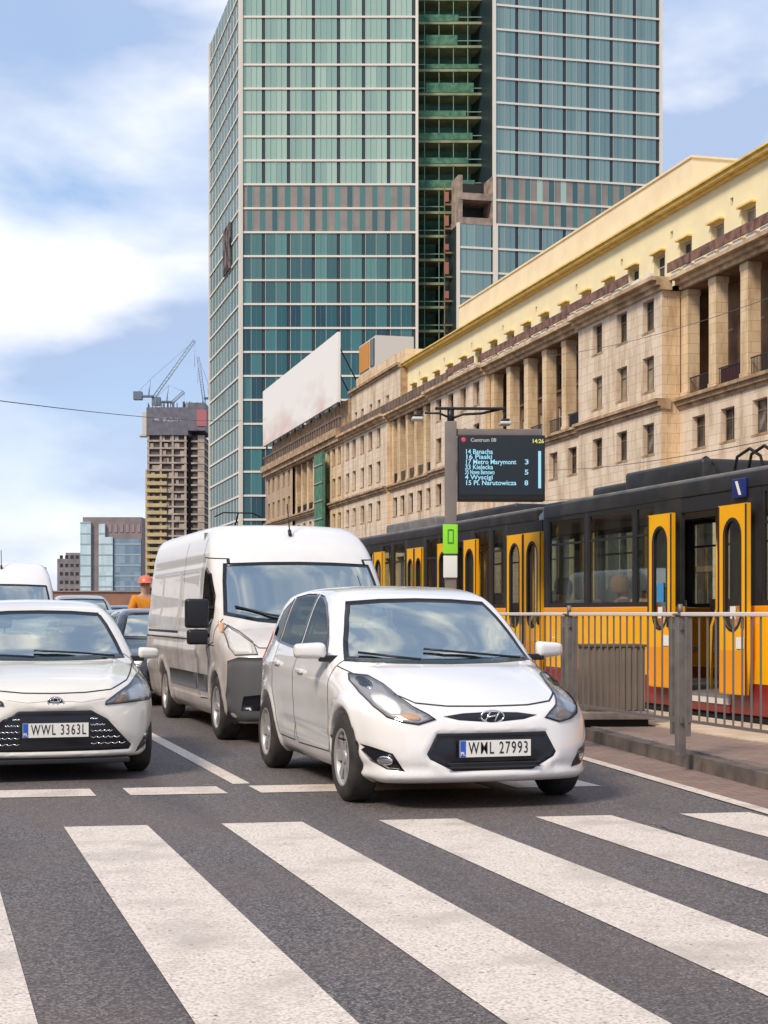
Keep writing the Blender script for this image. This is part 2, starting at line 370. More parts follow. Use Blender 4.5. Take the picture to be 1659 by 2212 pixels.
# kerb: dark face, pale top edge, second course
def kerb(name, off0, off1, z0, z1, m):
    mb = MB()
    for a, b in zip(ys, ys[1:]):
        n = max(1, int((b-a)/1.0)) if b < 40 else 1
        for k in range(n):
            y0 = a+(b-a)*k/n; y1 = a+(b-a)*(k+1)/n-(.012 if b < 40 else 0)
            x0, x1 = interp(KX, y0), interp(KX, y1)
            mb.add([(x0+off0, y0, z0), (x0+off1, y0, z0), (x1+off1, y1, z0), (x1+off0, y1, z0), (x0+off0+.01, y0, z1), (x0+off1, y0, z1), (x1+off1, y1, z1), (x1+off0+.01, y1, z1)],
                   [(0,3,2,1),(4,5,6,7),(0,1,5,4),(1,2,6,5),(2,3,7,6),(3,0,4,7)])
    return tag(mb.build(name, m), kind='structure')
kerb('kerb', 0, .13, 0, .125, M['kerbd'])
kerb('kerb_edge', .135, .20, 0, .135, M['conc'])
PX = 8.55
strip('pavement', [(interp(KX, y)+.205, y) for y in ys], [(PX-.9, y) for y in ys], .13, brick_mat('pavement_brick', (.34, .235, .19), (.28, .20, .165), (.17, .13, .11), 1, .2, .1))
mb = MB()
for k in range(0, 220):
    y0 = 4+k*.35; mb.box((PX-.895, y0, .0), (PX+.30, y0+.335, .142))
tag(mb.build('platform_edge_paving', mat('pale_platform_slab', (.60, .50, .38), .8, col2=(.48, .38, .28), scale=3)), kind='structure')
for x in (9.45, 10.9):
    mb = MB(); mb.box((x-.03, -5, 0), (x+.03, 400, .06)); tag(mb.build('tram_rail', M['steel']), kind='structure')

# ================================================================ HISTORIC BUILDING ON THE RIGHT
RB = -(YAW-math.atan(860/3400.))          # the facade runs 2.2 degrees off the street's line
BX = 37.0
def BW(bx, by): return (bx*math.cos(RB)-by*math.sin(RB), bx*math.sin(RB)+by*math.cos(RB))
st1 = stone_mat('sandstone_facade', (.76, .62, .47), (.70, .56, .42), (.36, .23, .13))
st2 = stone_mat('sandstone_column', (.76, .57, .36), (.68, .50, .30), (.34, .20, .095))
st3 = mat('weathered_cornice', (.52, .36, .21), .85, col2=(.26, .16, .09), scale=1.2, detail=7)
yst = mat('yellow_render', (.88, .76, .45), .85, col2=(.84, .70, .42), scale=.7, detail=6)
yco = mat('yellow_cornice', (.86, .62, .18), .8, col2=(.70, .46, .12), scale=1.5)
roofm = mat('pale_roof_render', (.86, .71, .46), .85, col2=(.78, .63, .40), scale=.5)
win_g = mat('old_window_glass', (.012, .012, .013), .12, col2=(.06, .055, .05), scale=.9, spec=.35)
win_f = mat('window_frame_paint', (.16, .11, .07), .6); win_w = mat('window_frame_white', (.60, .56, .50), .6)
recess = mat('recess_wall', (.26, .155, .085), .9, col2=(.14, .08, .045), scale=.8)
brail = mat('balcony_rust_red', (.10, .045, .035), .7, col2=(.26, .13, .08), scale=2); irn = mat('balcony_iron', (.02, .02, .022), .6)

win_c = mat('window_net_curtain', (.20, .18, .15), .3, col2=(.05, .045, .04), scale=1.5, spec=.6, lo=.45, hi=.55); win_b = mat('window_blind', (.34, .28, .20), .4, col2=(.25, .20, .14), scale=2)
def holed_wall(mb, y0, y1, z0, z1, holes, x, dep, m=0, mr=0):
    Y = sorted({y0, y1, *[h[0] for h in holes], *[h[1] for h in holes]}); Z = sorted({z0, z1, *[h[2] for h in holes], *[h[3] for h in holes]})
    for a, b in zip(Y, Y[1:]):
        for c, d in zip(Z, Z[1:]):
            my, mz = (a+b)/2, (c+d)/2
            if any(h[0] < my < h[1] and h[2] < mz < h[3] for h in holes): continue
            mb.quad([(x, a, c), (x, a, d), (x, b, d), (x, b, c)], m)
    for (a, b, c, d) in holes:
        q = x+dep
        for p in ([(x,a,c),(q,a,c),(q,a,d),(x,a,d)], [(x,b,c),(x,b,d),(q,b,d),(q,b,c)], [(x,a,c),(x,b,c),(q,b,c),(q,a,c)], [(x,a,d),(q,a,d),(q,b,d),(x,b,d)]): mb.quad(p, mr)

_wm = {}
def window(root, x, yc, zc, w, h, style=0):
    var = random.choice((0, 0, 0, 1, 2)); key = (round(w, 2), round(h, 2), style, var)
    if key not in _wm:
        mb = MB(); f = .07
        mb.quad([(.06, -w/2, -h/2), (.06, -w/2, h/2), (.06, w/2, h/2), (.06, w/2, -h/2)], 0)
        for a, b in (((0, -w/2, -h/2), (.05, -w/2+f, h/2)), ((0, w/2-f, -h/2), (.05, w/2, h/2)), ((0, -w/2+f, h/2-f), (.05, w/2-f, h/2)), ((0, -w/2+f, -h/2), (.05, w/2-f, -h/2+f)),
                     ((.005, -.035, -h/2+f), (.048, .035, h/2-f)), ((.01, -w/2+f, h*.18), (.046, -.036, h*.18+.06)), ((.01, .036, h*.18), (.046, w/2-f, h*.18+.06))): mb.box(a, b, 1)
        mb.box((-.32, -w/2-.12, -h/2-.14), (-.003, w/2+.12, -h/2-.005), 2)
        o = mb.build('window', [(win_g, win_c, win_b)[var], win_w if style else win_f, st3], root); _wm[key] = o.data
    else: o = link(bpy.data.objects.new('window', _wm[key]), root)
    o.location = (x, yc, zc); return o

def cornice(mb, y0, y1, z, x, steps, m=0):
    for (dz0, dz1, ov) in steps: mb.box((x-ov, y0, z+dz0), (x+.5, y1, z+dz1), m)

def portico(root, y0, y1, x, cols, zb=13.5, zt=19.55, dep=2.0, wpitch=None, cw=.85):
    """open loggia: columns in front of a recessed wall with two rows of windows and balconies"""
    wy = [(a+b)/2 for a, b in zip(cols, cols[1:])]
    holes = []
    for yc in wy:
        holes += [(yc-.65, yc+.65, 13.6, 16.0), (yc-.65, yc+.65, 17.1, 19.0)]
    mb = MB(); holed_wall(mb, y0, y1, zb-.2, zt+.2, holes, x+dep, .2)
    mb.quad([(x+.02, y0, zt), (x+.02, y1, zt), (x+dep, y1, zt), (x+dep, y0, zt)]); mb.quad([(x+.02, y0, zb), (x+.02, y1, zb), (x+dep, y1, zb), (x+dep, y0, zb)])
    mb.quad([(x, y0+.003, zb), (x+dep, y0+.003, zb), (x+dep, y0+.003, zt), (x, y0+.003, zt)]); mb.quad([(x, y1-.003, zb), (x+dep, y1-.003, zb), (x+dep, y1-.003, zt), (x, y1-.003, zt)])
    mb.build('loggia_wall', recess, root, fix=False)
    for yc in wy:
        window(root, x+dep+.1, yc, 14.8, 1.3, 2.4, 1); window(root, x+dep+.1, yc, 18.05, 1.3, 1.9, 0)
    for yc in cols:
        m2 = MB(); m2.box((x+.05, yc-cw/2, zb+.35), (x+.05+cw*.85, yc+cw/2, zt-.35)); m2.box((x-.0, yc-cw/2-.04, zb), (x+.1+cw*.87, yc+cw/2+.04, zb+.35)); m2.box((x+.02, yc-cw/2-.03, zt-.35), (x+.08+cw*.87, yc+cw/2+.03, zt))
        m2.build('column', st2, root)
    for i, yc in enumerate(wy):
        m3 = MB(); a, b = yc-(cols[1]-cols[0])/2+cw/2+.11, yc+(cols[1]-cols[0])/2-cw/2-.11
        m3.box((x+.12, a, zb+1.0), (x+.17, b, zb+1.06)); m3.box((x+.12, a, zb+.12), (x+.17, b, zb+.17))
        k = a
        while k < b: m3.box((x+.13, k, zb+.17), (x+.155, k+.03, zb+1.0)); k += .16
        m3.build('balcony_railing', irn, root)
        if i % 4 == 0:
            m4 = MB(); m4.box((x+.175, a+.2, zb+.14), (x+.2, b-.2, zb+.98)); m4.build('balcony_screen', mat('maroon_screen', (.10, .015, .02), .8) if i else mat('dark_blue_screen', (.03, .03, .06), .8), root)

def flat(root, y0, y1, x, wins, rows, z0=8.4, z1=19.6, m=None):
    holes = [(yc-w/2, yc+w/2, zc-h/2, zc+h/2) for yc in wins for (zc, w, h) in rows]
    mb = MB(); holed_wall(mb, y0, y1, z0, z1, holes, x, .38)
    mb.build('wall', m or st1, root, fix=False)
    for yc in wins:
        for (zc, w, h) in rows: window(root, x+.30, yc, zc, w, h)

R3 = [(18.5, 1.6, 1.8), (15.15, 1.6, 1.95), (11.4, 1.6, 1.75)]
R1 = [(11.4, 1.6, 1.75)]
O0 = 70.
bx, by = BW(BX, O0)
B1 = empty('apartment_building', (bx, by, 0), RB, 'long sandstone apartment building with column loggias and yellow top storey behind the trams', 'building')
Y = lambda v: v-O0
X1 = 1.1
# near loggia (set back), flat bay, loggia, flat bay, loggia, flat bay
near_cols = [60.4, 64.0, 67.5, 71.0, 74.6, 78.3, 81.8]
portico(B1, Y(58), Y(82.29), X1, [Y(v) for v in near_cols])
flat(B1, Y(58), Y(82.29), X1, [Y(v) for v in (62.2, 65.7, 69.2, 72.8, 76.4, 79.9)], R1, z1=12.9)
flat(B1, Y(82.3), Y(95.2), 0, [Y(v) for v in (84.2, 88.1, 92.0)], R3)
c3 = [95.6, 98.9, 102.7, 106.5, 110.4, 114.2]
portico(B1, Y(95.2), Y(114.6), .35, [Y(v) for v in c3]); flat(B1, Y(95.2), Y(114.6), .35, [Y((a+b)/2) for a, b in zip(c3, c3[1:])], R1, z1=12.9)
flat(B1, Y(114.6), Y(130), 0, [Y(v) for v in (117, 120.5, 124, 127.5)], R3)
c5 = [130.4, 133.3, 136.3, 139.3, 142.3, 144.6]
portico(B1, Y(130), Y(145), .35, [Y(v) for v in c5]); flat(B1, Y(130), Y(145), .35, [Y((a+b)/2) for a, b in zip(c5, c5[1:])], R1, z1=12.9)
flat(B1, Y(145), Y(164), 0, [Y(v) for v in (148.5, 151.9, 155.3, 159, 162)], R3)
# end face of the projecting bay (towards the viewer) and other jogs
mb = MB()
for yy, xa, xb in ((82.3, 0, X1+.6), (95.2, 0, .5), (114.6, 0, .5), (130, 0, .5), (145, 0, .5)):
    mb.quad([(xa, Y(yy)+.002, 8.4), (xb, Y(yy)+.002, 8.4), (xb, Y(yy)+.002, 19.6), (xa, Y(yy)+.002, 19.6)])
pieces(mb, 'bay_return_wall', st2, B1, fix=False)
# courses and cornices
mb = MB()
for a, b, x in ((58, 82.29, X1), (82.18, 95.2, 0), (95.2, 114.6, .35), (114.6, 130, 0), (130, 145, .35), (145, 164, 0)):
    cornice(mb, Y(a), Y(b), 12.9, x, [(0, .18, .12), (.18, .42, .28), (.42, .60, .45)])
mb.build('string_course', st3, B1)
mb = MB()
for a, b, x in ((58, 82.0, X1), (82.0, 95.3, 0), (95.3, 114.5, .35), (114.5, 130.1, 0), (130.1, 144.9, .35), (144.9, 164.2, 0)):
    cornice(mb, Y(a), Y(b), 19.6, x, [(0, .25, .2), (.25, .5, .45), (.5, .72, .8)])
mb.build('cornice', mat('cornice_ochre', (.68, .50, .30), .85, col2=(.36, .23, .13), scale=1.0, detail=7), B1)
# pale parapet blocks and rust red balcony parapet above the cornice
mb = MB(); m2 = MB(); v = 58.5
while v < 122:
    x = X1 if v < 82 else (.35 if 95.3 < v < 114.5 else 0)
    if not 82 < v < 84.2: m2.box((x-.74, Y(v), 20.62), (x-.66, Y(v+1.42), 21.15))
    mb.box((x-.62, Y(v+.1), 20.325), (x-.30, Y(v+1.1), 20.60)); v += 1.5
pieces(mb, 'parapet_block', mat('white_parapet', (.72, .68, .62), .7), B1); pieces(m2, 'parapet_railing', brail, B1)
mb = MB(); v = 122.5
while v < 163:
    mb.box((-.5, Y(v), 20.325), (-.3, Y(v+.9), 21.1)); v += 1.15
mb.build('balustrade', mat('dark_balustrade', (.10, .07, .05), .8, col2=(.2, .13, .09), scale=1), B1)
# top storey
tw = [60.6, 64.2, 67.8, 71.4, 75, 78.6, 82.6, 86.2, 90.0, 93.8, 97.8, 101.8, 105.8, 109.6, 113.4, 117.4, 121.4, 125.4, 129.4, 133.4, 137.4, 141]
hol = [(Y(v)-.8, Y(v)+.8, 20.5, 22.6) for v in tw]; ven = [(Y(v+1.9)-.17, Y(v+1.9)+.17, 23.1, 23.55) for v in tw[::2]]
mb = MB(); holed_wall(mb, Y(58), Y(143.5), 20.32, 24.55, hol+ven, 1.6, .4); mb.build('top_storey_wall', yst, B1, fix=False)
for v in tw: window(B1, 1.93, Y(v), 21.5, 1.6, 2.1, 1)
mb = MB()
for h_ in ven: mb.quad([(1.95, h_[0], h_[2]), (1.95, h_[0], h_[3]), (1.95, h_[1], h_[3]), (1.95, h_[1], h_[2])])
pieces(mb, 'attic_vent', irn, B1, fix=False)
mb = MB()
for v in tw: mb.box((1.3, Y(v)-.85, 22.64), (1.598, Y(v)+.85, 22.74))
pieces(mb, 'window_hood', yco, B1)
mb = MB(); cornice(mb, Y(58), Y(143.5), 24.55, 1.6, [(0, .12, .25), (.12, .32, .55), (.32, .42, .7)]); mb.build('eaves_cornice', yco, B1)
mb = MB(); mb.box((1.7, Y(58), 24.97), (9, Y(143.5), 25.15)); mb.box((2.4, Y(83.5), 25.15), (9, Y(129.5), 27.6)); mb.box((2.3, Y(83.4), 27.6), (9.2, Y(129.6), 27.72)); mb.build('roof', roofm, B1)
# far part, same height, without the yellow storey
mb = MB(); fw = [148.5, 151.9, 155.3, 159, 162]
holed_wall(mb, Y(143.5), Y(164), 20.32, 24.6, [(Y(v)-.6, Y(v)+.6, 21.0, 22.6) for v in fw], .9, .4); mb.build('wall', st1, B1, fix=False)
for v in fw: window(B1, 1.2, Y(v), 21.8, 1.2, 1.6, 0)
mb = MB(); cornice(mb, Y(143.52), Y(164.2), 24.6, .9, [(0, .2, .2), (.2, .45, .4)]); mb.quad([(.9, Y(143.5), 20.3), (1.6, Y(143.5), 20.3), (1.6, Y(143.5), 24.55), (.9, Y(143.5), 24.55)]); mb.build('eaves_cornice', st3, B1)
mb = MB(); mb.box((1.4, Y(143.6), 25.05), (9, Y(164), 26.4)); mb.build('roof', st2, B1)
# body behind the facade, ground storeys with shop openings
mb = MB(); mb.box((2.9, Y(58), 0), (14, Y(164), 24.5)); mb.build('rear_wall', recess, B1)
shops = [(Y(v), Y(v+2.9), 0.3, 6.6) for v in np.arange(59.2, 160, 4.2)]
mb = MB(); holed_wall(mb, Y(58), Y(164), 0, 8.4, shops, 0.05, .5); mb.quad([(0.05, Y(58), 8.39), (0.05, Y(164), 8.39), (2, Y(164), 8.39), (2, Y(58), 8.39)]); mb.build('ground_storey_wall', st1, B1, fix=False)
shop0 = None
for (a, b, c, d) in shops:
    if shop0 is None:
        mb = MB(); mb.quad([(0, -1.45, .3), (0, -1.45, 6.6), (0, 1.45, 6.6), (0, 1.45, .3)]); mb.box((-.06, -1.45, 3.6), (-.003, 1.45, 3.9), 1); mb.box((-.05, -.04, .3), (-.004, .04, 3.6), 1)
        shop0 = mb.build('shop_window', [win_g, win_f], B1, fix=False); o = shop0
    else: o = link(bpy.data.objects.new('shop_window', shop0.data), B1)
    o.location = (.5, (a+b)/2, 0)
# end wall towards the viewer
mb = MB(); mb.quad([(0, Y(58), 0), (14, Y(58), 0), (14, Y(58), 24.4), (0, Y(58), 24.4)]); mb.build('end_wall', st1, B1, fix=False)
# rust coloured rooftop hut and ochre panel above the far corner
bx, by = BW(BX+1.5, 160)
rh = empty('rooftop_hut', (bx, by, 26.4), RB, 'small rooftop hut with an orange panel beside the big white hoarding', 'rooftop hut')
mb = MB(); mb.box((.0, -4.4, 0), (4, 3, 3.3)); mb.build('hut_wall', win_w, rh)
mb = MB(); mb.box((-.12, -1.6, .35), (-.003, 2.5, 3.1)); mb.build('orange_panel', mat('orange_panel_paint', (.62, .22, .03), .6, col2=(.5, .25, .03), scale=1), rh)
mb = MB(); mb.box((-.12, -3.9, .35), (-.003, -2.3, 3.1)); mb.build('hut_window', win_g, rh)

# second old building further off, with the hoarding on its roof
bx, by = BW(BX, 164.2)
B2 = empty('apartment_building', (bx, by, 0), RB, 'farther sandstone building with dark colonnade under the white hoarding', 'building')
L2 = 47.5
f2 = [34.5, 38.2, 42, 45.4]
flat(B2, 28.5, L2, 0, [v for v in (31, 34.5, 38.2, 42, 45.4)], R3, m=stone_mat('ochre_facade', (.52, .38, .26), (.46, .33, .21), (.33, .22, .14)))
flat(B2, 0, 9.2, 0, [1.8, 4.6, 7.4], R3, m=st2)
portico(B2, 9.2, 28.5, .3, [9.9, 13.6, 17.2, 20.8, 24.4, 28.0]); flat(B2, 9.2, 28.5, .3, [11.7, 15.4, 19, 22.6, 26.2], R1, z1=12.9)
mb = MB(); cornice(mb, 0, L2, 12.9, 0, [(0, .18, .12), (.18, .42, .28), (.42, .6, .45)]); mb.build('string_course', st3, B2)
mb = MB(); cornice(mb, 0, L2, 19.6, 0, [(0, .25, .2), (.25, .8, .5), (.8, 1.6, .8)]); mb.build('cornice', st3, B2)
mb = MB(); v = .2
while v < L2-.6: mb.box((-.4, v, 21.2), (-.2, v+.7, 22.3)); v += 1.3
mb.box((-.45, 0, 22.3), (-.1, L2, 22.55)); mb.build('balustrade', mat('dark_balustrade', (.1, .07, .05), .8), B2)
mb = MB(); mb.box((.8, 0, 21.2), (13, L2, 24.4)); mb.build('roof', st3, B2)
mb = MB(); mb.box((3, 0.02, 0), (13, L2, 21.1)); mb.build('rear_wall', recess, B2)
mb = MB(); mb.quad([(0.05, 0, 0), (.05, L2, 0), (.05, L2, 8.4), (.05, 0, 8.4)]); mb.quad([(0, L2, 0), (13, L2, 0), (13, L2, 21), (0, L2, 21)]); mb.build('ground_storey_wall', st1, B2, fix=False)
bx, by = BW(BX+.4, 164.5)
hb = empty('hoarding', (bx, by, 23.6), RB, 'huge white advertising hoarding with faint pink picture on the rooftop', 'billboard')
def hoard_mat():
    m = bpy.data.materials.new('hoarding_print'); m.use_nodes = True; t = m.node_tree; b = t.nodes['Principled BSDF']
    co = N(t, 'ShaderNodeTexCoord').outputs['Object']
    q = N(t, 'ShaderNodeMapping'); q.inputs['Scale'].default_value = (1, .05, .16); t.links.new(co, q.inputs[0])
    n = N(t, 'ShaderNodeTexNoise'); n.inputs['Scale'].default_value = 1.6; n.inputs['Detail'].default_value = 3; t.links.new(q.outputs[0], n.inputs['Vector'])
    r = N(t, 'ShaderNodeMapRange'); r.inputs[1].default_value = .46; r.inputs[2].default_value = .62; t.links.new(n.outputs[0], r.inputs[0])
    sp = N(t, 'ShaderNodeSeparateXYZ'); t.links.new(co, sp.inputs[0])
    r2 = N(t, 'ShaderNodeMapRange'); r2.inputs[1].default_value = 5; r2.inputs[2].default_value = 1.5; t.links.new(sp.outputs[2], r2.inputs[0])
    mu = N(t, 'ShaderNodeMath', operation='MULTIPLY'); t.links.new(r.outputs[0], mu.inputs[0]); t.links.new(r2.outputs[0], mu.inputs[1])
    t.links.new(mixc(t, mu.outputs[0], (.84, .79, .72), (.70, .53, .46)), b.inputs['Base Color']); b.inputs['Roughness'].default_value = .5
    return m
mb = MB(); mb.box((-.9, 0, .4), (-.6, 47, 7.9)); mb.build('printed_sheet', hoard_mat(), hb)
mb = MB()
for v in np.arange(1, 47, 5): mb.box((-.6, v, 0), (-.4, v+.2, 7.6)); mb.tube([(-.5, v+.1, 6.5), (2.5, v+.1, .9)], .08, 6)
pieces(mb, 'support_frame', irn, hb)
# green scaffold netting strip on the farther building
bx, by = BW(BX-.9, 164.2+6.0)
sn = empty('scaffold', (bx, by, 0), RB, 'narrow scaffold in green netting on the farther sandstone building', 'scaffold')
gn = mat('green_netting', (.03, .13, .085), .8, col2=(.10, .23, .13), scale=1.3, detail=6)
mb = MB(); mb.box((-.1, 0, 0), (.25, 4.4, 19.2)); mb.build('netting', gn, sn)
mb = MB()
for k in range(9): mb.box((-.2, -.1, 2*k+1.8), (-.11, 4.5, 2*k+1.95))
mb.build('scaffold_board', mat('scaffold_boards', (.30, .32, .26), .8), sn)

# ================================================================ GLASS TOWER
FL = 3.6
wl = mat('tower_white_band', (.72, .66, .56), .5); dkm = mat('tower_dark_mullion', (.02, .035, .04), .4); thin = mat('tower_thin_mullion', (.40, .42, .38), .5)
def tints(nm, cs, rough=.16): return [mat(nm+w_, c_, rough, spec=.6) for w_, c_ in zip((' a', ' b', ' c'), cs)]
pg = tints('pale reflection glass', [(.29, .43, .36), (.235, .37, .32), (.35, .485, .405)])  # upper storeys: bright sky reflection put into the glass colour
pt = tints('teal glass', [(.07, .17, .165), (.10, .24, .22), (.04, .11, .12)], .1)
pd = tints('deep reflection glass', [(.022, .10, .115), (.05, .17, .175), (.012, .055, .075)], .08)  # lowest storeys: darker reflection put into the glass colour
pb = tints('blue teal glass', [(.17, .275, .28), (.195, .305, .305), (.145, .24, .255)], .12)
pk = mat('brown_spandrel', (.29, .235, .205), .5, col2=(.22, .19, .17), scale=.4)
TZ0 = 1.36+(1325-1158)/3400*238      # lowest visible floor line
pts0 = CW(-21.7, 238)
TW = empty('office_tower', (pts0[0], pts0[1], 0), 0, 'tall green glass office tower with white floor bands above the old buildings', 'tower')
T0 = Vector((pts0[0], pts0[1], 0))
class Face:
    def __init__(s, p, q): s.p = Vector((*p, 0)); s.q = Vector((*q, 0)); s.L = (s.q-s.p).length; s.u = (s.q-s.p)/s.L; s.n = Vector((s.u.y, -s.u.x, 0))
    def P(s, a, z, o=0): v = s.p+s.u*a+s.n*o-T0; v.z = z; return v
    def qd(s, mb, a, b, c, d, o=0, m=0): mb.quad([s.P(a, c, o), s.P(b, c, o), s.P(b, d, o), s.P(a, d, o)], m)
    def bx(s, mb, a, b, c, d, o0, o1, m=0):
        vs = [s.P(a, c, o0), s.P(b, c, o0), s.P(b, c, o1), s.P(a, c, o1), s.P(a, d, o0), s.P(b, d, o0), s.P(b, d, o1), s.P(a, d, o1)]
        mb.add(vs, [(0,3,2,1),(4,5,6,7),(0,1,5,4),(1,2,6,5),(2,3,7,6),(3,0,4,7)], m)
PXM = 3400./238
cornerL = CW(-21.7, 238); cornerR = CW(4.76, 238)
sideFar = CW(-21.7-.2576*31, 269)
rA = CW(16.4, 233.2); rB = CW(41.8, 239.0)
FrontL = Face(cornerL, cornerR); SideL = Face(sideFar, cornerL); FrontR = Face(rA, rB)
rC = CW(11.0, 232.0)
FrontLow = Face(rC, rA)
zline = lambda k: 1.36+(1325-37.5-51.7*k)/PXM        # k = 0 is the first floor line in the picture
KT = -3                                              # floors above the frame
TOP = zline(KT)
wcount = [0]; bulk = {'bulk': MB()}
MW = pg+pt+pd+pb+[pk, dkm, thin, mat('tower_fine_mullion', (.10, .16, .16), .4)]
def bay(face, a, w, z0, z1, kind, part):
    """one storey-high window unit: two lights, a dark slot and a thin mullion"""
    mb = MB() if part else bulk['bulk']
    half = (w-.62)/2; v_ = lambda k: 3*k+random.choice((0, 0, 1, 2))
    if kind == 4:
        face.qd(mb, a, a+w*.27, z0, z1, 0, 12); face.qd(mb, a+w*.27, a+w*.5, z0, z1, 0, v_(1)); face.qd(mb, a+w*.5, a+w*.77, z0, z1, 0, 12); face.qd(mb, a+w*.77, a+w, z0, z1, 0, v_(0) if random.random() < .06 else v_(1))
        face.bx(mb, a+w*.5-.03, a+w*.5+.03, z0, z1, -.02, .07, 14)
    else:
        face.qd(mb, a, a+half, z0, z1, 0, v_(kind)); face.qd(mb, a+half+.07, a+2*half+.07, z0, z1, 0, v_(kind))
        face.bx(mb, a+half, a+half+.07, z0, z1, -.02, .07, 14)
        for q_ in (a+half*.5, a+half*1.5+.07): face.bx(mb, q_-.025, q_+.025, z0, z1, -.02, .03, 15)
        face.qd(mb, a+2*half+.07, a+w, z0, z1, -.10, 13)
        face.bx(mb, a-.04, a+.04, z0, z1, -.02, .05, 14)
    if part: mb.build('window', MW, TW, fix=False)
def tower_face(face, kind_fn, k0, k1, nb, npart_rows=(), a0=0, a1=None, side=False):
    a1 = a1 or face.L; w = (a1-a0)/nb
    bands = MB()
    for k in range(k0, k1):
        zt, zb = zline(k), zline(k+1)
        face.bx(bands, a0-.05, a1+.05, zb-.10, zb+.20, -.3, .16)
        for i in range(nb):
            bay(face, a0+i*w, w, zb+.202, zt-.10, kind_fn(k), k in npart_rows and wcount[0] < 100 and not wcount.__setitem__(0, wcount[0]+1))
    for a in (a0-.28, a1): face.bx(bands, a, a+.42, zline(k1), zline(k0), -.29, .27)
    pieces(bands, 'floor_band', wl, TW, fix=True)
def kindL(k): return 0 if k < 7 else (4 if k < 9 else (1 if k < 12 else 2))  # tint by storey imitates the reflection, pale above and dark below
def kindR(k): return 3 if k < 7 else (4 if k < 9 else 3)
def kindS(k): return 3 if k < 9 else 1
prng = range(3, 16)
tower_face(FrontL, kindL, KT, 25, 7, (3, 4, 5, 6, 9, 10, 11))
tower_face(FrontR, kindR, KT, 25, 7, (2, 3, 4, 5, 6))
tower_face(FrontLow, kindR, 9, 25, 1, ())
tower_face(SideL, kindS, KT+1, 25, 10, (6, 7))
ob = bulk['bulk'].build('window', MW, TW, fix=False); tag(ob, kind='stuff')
# recess between the two blocks: concrete slabs behind green netting
rL = CW(4.9, 238.2); rR = CW(16.2, 233.5); bl = CW(4.9, 246); br_ = CW(16.2, 246)
Rec = Face(bl, br_)
mb = MB(); Rec.qd(mb, 0, Rec.L, 0, TOP, 0); q = Face(rL, bl); q.qd(mb, 0, q.L, 0, TOP); q = Face(br_, rR); q.qd(mb, 0, q.L, 0, TOP); mb.build('recess_wall', mat('recess_dark_green', (.045, .14, .10), .7, col2=(.11, .25, .17), scale=.35, detail=6), TW, fix=False)
mb = MB(); mm = MB(); Net = Face(CW(4.95, 240.5), CW(16.1, 240.5))
for k in range(KT, 25):
    z = zline(k)
    Net.bx(mb, 0, Net.L, z-.16, z+.22, -4, 0.2)
    Net.bx(mm, 0, Net.L, z+.9, z+1.02, .0, .1)
    for i in range(5): Net.bx(mm, 1.2+i*2.2, 1.3+i*2.2, z, z+3.4, .0, .12)
pieces(mb, 'concrete_slab', mat('raw_slab_green', (.34, .33, .18), .9, col2=(.16, .22, .13), scale=.5), TW)
mm.build('site_railing', mat('site_rail', (.20, .32, .24), .7), TW)
mb = MB()
for k in range(KT, 7):
    z = zline(k+1)
    Net.bx(mb, random.choice((0, 0, 1.5)), Net.L*random.uniform(.5, .86), z+.3, z+.3+random.uniform(.6, 1.6), .14, .2)
mb.build('green_netting', gn, TW)
# hoist and scaffold lower down, unclad floors at the right of the recess
mb = MB(); Ho = Face(CW(9.0, 236), CW(11.0, 236))
for k in range(7, 22):
    z = zline(k+1); Ho.bx(mb, 0, Ho.L, z, z+.25, -2, .1); Ho.bx(mb, 0, .15, z, z+3.6, -.1, .1); Ho.bx(mb, Ho.L-.15, Ho.L, z, z+3.6, -.1, .1)
mb.build('site_hoist', mat('hoist_rust', (.30, .17, .09), .8, col2=(.12, .14, .07), scale=.8), TW)
mb = MB(); rnd = random.Random(3)
for k in range(7, 20):
    if rnd.random() < .75: z = zline(k+1); Ho.bx(mb, .1, Ho.L*.35, z+.5, z+.5+rnd.uniform(.8, 2), .11, .3)
pieces(mb, 'red_crate', mat('site_red', (.34, .12, .08), .7), TW)
mb = MB(); mb2 = MB()
for k in range(7, 9):
    z = zline(k+1); FrontLow.bx(mb, 0, FrontLow.L, z-.1, z+.9, -5, .05); FrontLow.bx(mb, .0, .6, z+.9, z+3.5, -4, 0); FrontLow.bx(mb, FrontLow.L-.5, FrontLow.L, z+.9, z+3.5, -4, 0)
    FrontLow.bx(mb2, .6, FrontLow.L-.5, z+.9, z+3.5, -5, -4.5)
mb.build('bare_floor', mat('raw_concrete_tower', (.40, .30, .23), .9, col2=(.2, .15, .12), scale=.8), TW); mb2.build('bare_floor_void', irn, TW)
# opaque core so that no sky shows through
mb = MB()
for (f_, dp) in ((FrontL, 27), (FrontR, 24), (FrontLow, 14)):
    top = TOP if f_ is not FrontLow else zline(9)
    f_.bx(mb, .1, f_.L-.1, 0, top-.05, -dp, -.35)
mb.build('core', dkm, TW)
# unglazed patch on the left flank
mb = MB(); SideL.bx(mb, 17, 24, zline(10), zline(8), .23, .4); mb.build('unclad_patch', mat('unclad_brown', (.18, .13, .11), .9, col2=(.02, .02, .02), scale=.6, lo=.45, hi=.55), TW)

